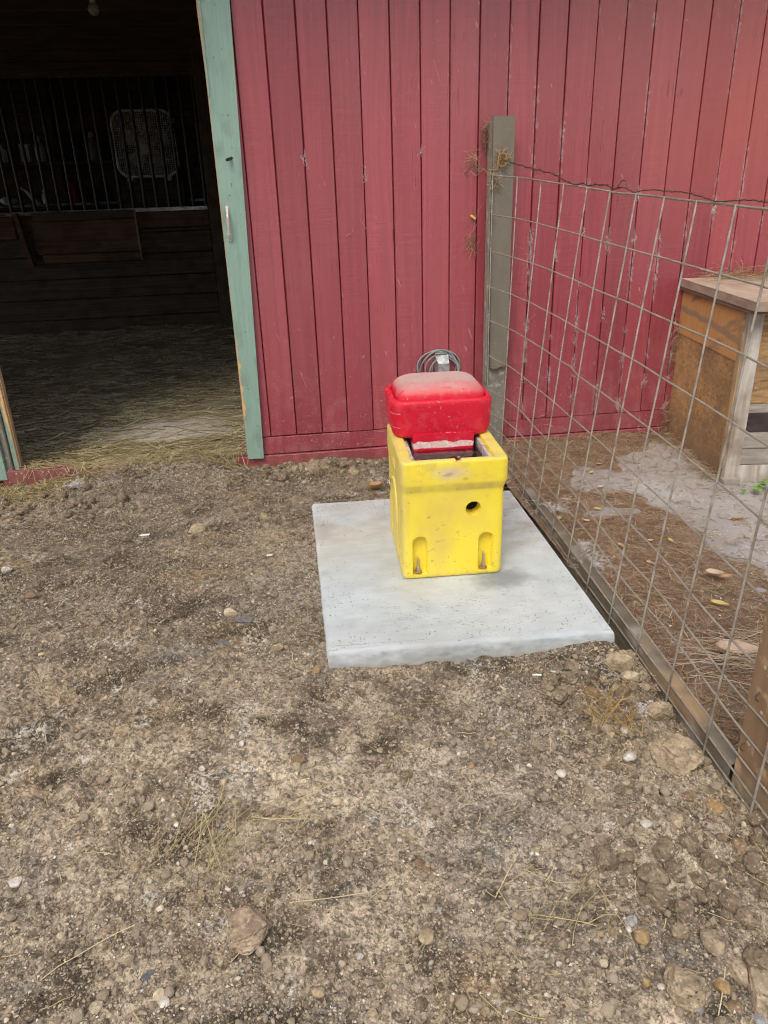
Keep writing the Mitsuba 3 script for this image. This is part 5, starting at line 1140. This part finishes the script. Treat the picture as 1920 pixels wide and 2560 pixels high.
def leaf(x, y, z, L_, W_, ang, mt, text, curl=.25, cat='leaf', group=None):
    u = np.linspace(0, 1, 10); w = np.sin(np.pi * u ** .8) ** .8 * W_ / 2; rows = []
    for s in (-1, -.5, 0, .5, 1): rows.append(np.c_[(u - .5) * L_, s * w + .02 * L_ * np.sin(u * 5), curl * W_ * (s * s) * .9 + curl * L_ * .35 * (u - .5) ** 2])
    top = np.array(rows); v = np.vstack([top.reshape(-1, 3), top.reshape(-1, 3) - [0, 0, .0006]]); f = []
    for i in range(4):
        for j in range(9):
            a = i * 10 + j; f += [(a, a + 11, a + 1), (a, a + 10, a + 11), (50 + a, 51 + a, 61 + a), (50 + a, 61 + a, 60 + a)]
    m = trimesh.Trimesh(v, np.array(f), process=False); m.apply_transform(frame(x, y, z + .002, math.degrees(ang)))
    add('dry_leaf', m, mt, smooth=True, text=text, cat=cat, group=group)
leaf(.335, -.585, float(gh(.335, -.585)) + .012, .070, .045, .2, 'm_leaf', 'rust-orange dry leaf behind the slab left of the waterer', .5)
leaf(1.185, -2.015, -.030, .125, .070, -.35, 'm_leaf_pale', 'large pale curled dry leaf in the pen behind the kick board', .3)
leaf(1.275, -1.762, -.030, .055, .026, -.6, 'm_leaf_yellow', 'yellow leaf in the pen litter beyond the large pale leaf', .3)
leaf(1.395, -1.595, -.036, .050, .022, .1, 'm_leaf', 'small tan leaf in the pen beside a pale scrap', .3)
leaf(1.365, -1.575, -.034, .060, .036, -.4, 'm_leaf_pale', 'pinkish curled leaf scrap in the middle of the pen', .4)
leaf(1.72, -1.13, -.054, .050, .022, .0, 'm_leaf', 'brown leaf lying alone on the grey pen concrete', .3)
leaf(1.13, -.045, -.040, .060, .022, .1, 'm_leaf', 'orange-brown leaf at the foot of the red wall in the pen', .4)
PENW = ['by the red wall', 'on the bare concrete patch', 'left of the concrete patch', 'near the wall beyond the patch', 'near the kick board midway', 'right of the slate-grey shard', 'right of the pale leaf pair', 'at the near edge of the concrete patch', 'against the fence foot', 'in the middle of the needles', 'on the concrete beyond the patch']
PENL = [(1.44, -.42, 'm_leaf'), (1.27, -1.02, 'm_leaf_pale'), (1.22, -.93, 'm_leaf_yellow'), (1.36, -.52, 'm_leaf_yellow'), (1.16, -1.30, 'm_leaf_pale'), (1.28, -1.28, 'm_leaf_pale'), (1.35, -1.30, 'm_leaf_yellow'), (1.12, -1.06, 'm_leaf_pale'), (1.02, -1.03, 'm_leaf_yellow'), (1.20, -1.45, 'm_leaf_pale'), (1.33, -.70, 'm_leaf_pale')]
for i, (x, y, mt) in enumerate(PENL): leaf(x, y, float(yz(np.array([x]), np.array([y]))[0]) + .004, .034, .017, i * 1.3, mt, 'small curled ' + dict(m_leaf='tan', m_leaf_pale='pale', m_leaf_yellow='yellow')[mt] + ' leaf in the pen ' + PENW[i], .35, group='small leaves in the pen litter')

# litter on the dirt
gz = lambda x, y: float(gh(x, y))
cap = thing('plastic_plug', 'small black plastic plug lying in the dirt below the largest rock', 'cap'); z = gz(.748, -2.454) + .004
capm = to_man(revolve([(0, 0), (.0105, 0), (.0105, .010), (.0085, .013), (.0075, .018), (0, .018)], 24)) - manifold3d.Manifold.cylinder(.02, .0055, .0055, 20).translate([0, 0, .008])
add('shell', moved(man(capm), np.array(T().translate([.748, -2.454, z]).rotate([1, 0, 0], 25).matrix)), 'm_black', parent=cap, smooth=30)
add('rim', moved(trimesh.creation.annulus(.0100, .0122, .003, sections=24), np.array(T().translate([.748, -2.454, z + .001]).rotate([1, 0, 0], 25).matrix)), 'm_black', parent=cap, smooth=30)
def chip(name, x, y, L_, W_, ang, mt, text, cat, th=.0014, tilt=0.0):
    p = np.array([(-.5, -.42), (.40, -.5), (.52, -.1), (.46, .42), (-.1, .5), (-.52, .35)]) * [L_, W_]
    m = hull([(a, b_, c_) for (a, b_) in p for c_ in (0, th)]); m.apply_transform(np.array(T().translate([x, y, gz(x, y) + .005]).rotate([0, 0, 1], math.degrees(ang)).rotate([1, 0, 0], tilt).matrix)); add(name, m, mt, text=text, cat=cat)
chip('plastic_sliver', .676, -1.972, .036, .008, -.45, 'm_blue_plastic', 'blue-grey plastic sliver in the dirt before the slab', 'plastic scrap')
chip('plastic_sliver', .614, -1.980, .026, .008, -.25, 'm_white_plastic', 'white plastic sliver left of the blue-grey one', 'plastic scrap')
chip('paper_scrap', -.625, -.832, .040, .017, .03, 'm_paper', 'small white paper scrap in front of the doorway', 'paper scrap')
chip('white_chip', -.127, -1.152, .022, .010, .1, 'm_paper', 'tiny white chip left of the slab', 'paper scrap', .003)
chip('plastic_sliver', -.03, -1.47, .006, .045, .1, 'm_grey_plastic', 'thin grey sliver beside the left edge of the slab', 'plastic scrap')
chip('rubber_scrap', -.204, -1.574, .055, .022, -.25, 'm_rock_slate', 'curled dark grey rubber scrap left of the slab', 'rubber scrap', .006, 12)
chip('tile_shard', 1.06, -1.175, .075, .035, -.3, 'm_rock_slate', 'slate-grey shard lying in the pen litter behind the kick board', 'shard', .006, 15)
chip('orange_chip', .348, -2.30, .013, .008, .3, 'm_leaf', 'tiny orange chip in the dirt of the foreground', 'chip', .003)

# fluff, feathers, webs
def fluff(x, y, z, s, n, seed, pal=((.66, .66, .68), (.55, .53, .52))):
    r = np.random.default_rng(seed); ms = []
    for i in range(n):
        p = r.normal(0, 1, 3) * s * [1, .7, .35]; d = r.normal(0, 1, (5, 3)) * s * [.55, .45, .25]
        pts = np.array([x, y, z]) + p + np.cumsum(d, 0) * .5; ms.append(tube(smooth_path(pts, 8), .00055, 3, False))
    return cat_m(ms)
add('feather_fluff', fluff(-1.05, -.185, gz(-1.05, -.185) + .012, .022, 110, 201), 'm_feather', text='tuft of white fluff on the dirt beside the red door sill', cat='fluff')
add('feather_fluff', fluff(1.03, -.93, -.035, .040, 130, 203), 'm_feather', text='patch of white fluff in the pen, far one by the fence foot', cat='fluff')
add('feather_fluff', fluff(1.00, -1.42, -.030, .030, 110, 205), 'm_feather', text='white fluff caught behind the kick board midway along', cat='fluff')
add('feather_fluff', fluff(1.01, -1.29, -.03, .022, 80, 207), 'm_feather', text='small white fluff just beyond the middle clump on the pen floor', cat='fluff')
add('feather_fluff', fluff(.835, -2.185, gz(.835, -2.185) + .02, .016, 90, 209), 'm_feather', text='grey fluff on the clods behind the largest rock', cat='fluff')
def nest(pts, n, L_, pal, seed, spread, flat=.5):
    r = np.random.default_rng(seed); V, F, C = [], [], []; off = 0; pal = np.array(pal)
    for i in range(n):
        c = np.array(pts[r.integers(len(pts))]) + r.normal(0, 1, 3) * spread
        d = r.normal(0, 1, 3) * [1, flat, 1]; d /= np.linalg.norm(d); b = r.normal(0, .35, 3) * [1, flat, 1]; l = r.uniform(.4, 1) * L_
        p = np.array([c - d * l / 2, c + b * l * .25, c + d * l / 2]); m = tube(smooth_path(p, 6), r.uniform(.0005, .0011), 3, False)
        m.vertices[:, 1] = np.minimum(m.vertices[:, 1], -.004)
        V.append(m.vertices); F.append(m.faces + off); off += len(m.vertices); C.append(np.tile(pal[r.integers(len(pal))] * r.uniform(.8, 1.15), (len(m.vertices), 1)))
    return trimesh.Trimesh(np.vstack(V), np.vstack(F), process=False), np.vstack(C)
DRY = [(.42, .30, .15), (.50, .40, .24), (.30, .20, .10), (.24, .15, .09), (.55, .46, .32)]
m, c = nest([(.953, -.03, 1.43), (.950, -.03, 1.40), (.955, -.03, 1.37)], 70, .06, [(.16, .11, .07), (.24, .17, .10), (.34, .26, .15)], 211, [.006, .010, .022]); add('straw_wad', m, 'm_straw', color=c, text='wad of dark straw stuck behind the top of the grey post', cat='straw')
m, c = nest([(1.0, -.118, 1.30), (1.0, -.116, 1.285), (1.01, -.118, 1.315)], 60, .07, DRY, 213, [.014, .005, .016]); add('straw_wad', m, 'm_straw', color=c, text='straw tangled in a wire loop on the front of the grey post', cat='straw')
m, c = nest([(.90, -.014, 1.31), (.885, -.012, 1.29), (.915, -.014, 1.27)], 26, .10, DRY, 215, [.020, .003, .02]); add('straw_wad', m, 'm_straw', color=c, text='wisps of straw on the red boards left of the grey post', cat='straw')
m, c = nest([(.963, -.112, 1.235), (.98, -.114, 1.22), (.972, -.112, 1.19)], 34, .07, DRY, 217, [.010, .004, .014]); add('straw_wad', m, 'm_straw', color=c, text='straw caught where the top wire meets the grey post', cat='straw')
m, c = nest([(.885, -.012, .985), (.895, -.012, .95), (.905, -.012, .90), (.91, -.012, .93)], 34, .08, [(.36, .24, .14), (.44, .32, .20), (.28, .17, .11)], 219, [.010, .003, .018]); add('straw_wad', m, 'm_straw', color=c, text='hanging wisp of brown straw low on the boards left of the post', cat='straw')
lp = thing('wire_loop', 'loop of orange-brown twine hooked on the front of the grey post', 'twine')
for i, (ra, dz_) in enumerate(((.020, 0), (.016, .006), (.022, -.004))):
    t = np.linspace(0, 6.1, 26); add('strand', tube(np.c_[1.002 + ra * np.cos(t) * .9, -.116 - .004 * i - .003 * np.sin(t), 1.300 + dz_ + ra * np.sin(t) * (.8 + .2 * i)], .0022, 6), 'm_twine', parent=lp, smooth=60)
yt = thing('yellow_tag', 'small yellow plastic clip hanging by a thread left of the grey post', 'clip'); add('clip', moved(box(-.014, .014, -.004, .004, -.005, .005, .001), np.array(T().translate([.902, -.012, 1.062]).rotate([0, 1, 0], 35).matrix)), 'm_yellow_tag', parent=yt); add('thread', tube(smooth_path([(.945, -.02, 1.12), (.918, -.012, 1.065), (.902, -.01, .99), (.895, -.01, .94)], 14), .0007, 4), 'm_cable', parent=yt)
# hay on top of the hutch
def ontop(n, seed, amin, L0, L1, pal):
    r = np.random.default_rng(seed); a, d = r.uniform(amin, .55, n), np.abs(r.normal(.06, .12, n)); q = np.array(cz([(aa, dd, .741) for aa, dd in zip(a, d)]))
    return straws(q[:, 0], q[:, 1], lambda x, y: np.full(len(x), .741), r.uniform(0, 6.28, n), r.uniform(L0, L1, n), r.uniform(.0006, .0012, n), hue(r, n, pal, .2), seed, lift=.9, pitch=np.abs(r.normal(0, .14, n)))
p1 = ontop(260, 221, .10, .04, .14, HAY + [(.5, .42, .33)]); p2 = ontop(40, 223, .0, .03, .08, HAY)
p1[0].vertices[:, 1] = np.minimum(p1[0].vertices[:, 1], -.006); p2[0].vertices[:, 1] = np.minimum(p2[0].vertices[:, 1], -.006)
scatter('hutch_hay', [p1, p2], 'dry hay strewn on the top of the hutch', 'hay')
m, c = nest([(1.985, -.02, .47), (1.975, -.02, .42), (1.97, -.02, .36), (1.965, -.02, .30)], 90, .07, DRY[2:] + [(.20, .14, .10)], 225, [.012, .012, .03]); add('straw_wad', m, 'm_straw', color=c, text='fibres poking out between the hutch and the red wall', cat='straw')
m, c = nest([(1.96, -.03, .10), (1.96, -.03, .03), (1.965, -.03, -.03)], 80, .06, DRY[2:] + [(.20, .14, .10)], 227, [.012, .014, .03]); add('straw_wad', m, 'm_straw', color=c, text='straw heaped in the corner at the foot of the hutch', cat='straw')
n = 420; t = r.uniform(0, 1, n); q = np.array(cz([(-.012 - abs(e) * .03, d * .74, 0) for e, d in zip(r.normal(0, 1, n), t)])); m = straws(q[:, 0], q[:, 1], yz, r.uniform(0, 6.28, n), r.uniform(.02, .07, n), r.uniform(.0006, .001, n), hue(r, n, NEED + OLD, .2), 229, lift=.8); add('straw_heap', m[0], 'm_straw', color=m[1], text='drift of litter along the foot of the hutch side', cat='straw', kind='stuff')
# weeds by the hutch
for (x, y, s, text) in ((1.945, -.90, 1.0, 'small bright green weed at the foot of the hutch front'), (2.005, -.875, 1.3, 'larger green weed right of the small one at the hutch foot'), (1.895, -.885, .5, 'tiny green seedling left of the weeds at the hutch foot')):
    w = thing('weed', text, 'weed'); r2 = np.random.default_rng(int(x * 1000)); z0 = float(yz(np.array([x]), np.array([y]))[0])
    add('stem', tube([(x, y, z0), (x + .004, y, z0 + .045 * s)], .0012, 6), 'm_weed', parent=w)
    for i in range(7):
        a = i * .9 + r2.uniform(0, .4); L_ = r2.uniform(.022, .036) * s; h0 = z0 + r2.uniform(.018, .045) * s; e = np.array([math.cos(a), math.sin(a), 0]); o = np.array([-e[1], e[0], 0])
        pts = [np.array([x, y, h0]) + e * L_ * u + o * wv * L_ * .30 + np.array([0, 0, L_ * (.35 * u - .5 * u * u) + .0004 * lv]) for u, wv in ((0, 0), (.35, 1), (.35, -1), (.7, .8), (.7, -.8), (1, 0)) for lv in (0, 1)]
        add('leaf', hull(pts), 'm_weed', parent=w)
# cobwebs and lint lodged in the siding grooves
def webs():
    r = np.random.default_rng(231); ms = []
    spots = [(3, 1.25, .03), (5, 1.34, .02), (7, 1.27, .015), (1, 1.32, .02)] + [(int(k), r.uniform(.05, 1.2), r.uniform(.012, .05)) for k in r.integers(8, 17, 60)]
    for k, z, s in spots:
        for i in range(int(260 * s) + 4):
            c = np.array([GX0 + GS * k + r.normal(0, .0055), -.0025, z + r.normal(0, s * .55)]); d = r.normal(0, 1, 3) * [.006, .0012, .012]
            ms.append(tube(np.array([c - d, c + r.normal(0, .0015, 3), c + d]), .00042, 3, False))
    return cat_m(ms)
add('cobweb', webs(), 'm_feather', text='grey cobweb lint caught along the siding grooves', cat='cobweb', kind='stuff')
# straw bits stuck to the siding
m, c = nest([(1.25, -.006, .05), (1.32, -.006, .02), (1.45, -.006, .0), (1.15, -.006, .95), (1.18, -.006, 1.0), (1.22, -.006, .60), (.35, -.006, 1.05), (.40, -.006, .02), (1.08, -.006, .02)], 26, .07, [(.5, .36, .26), (.42, .28, .18)], 233, [.03, .001, .03]); add('straw_wisp', m, 'm_straw', color=c, text='odd straw wisps clinging to the red siding', cat='straw', kind='stuff')
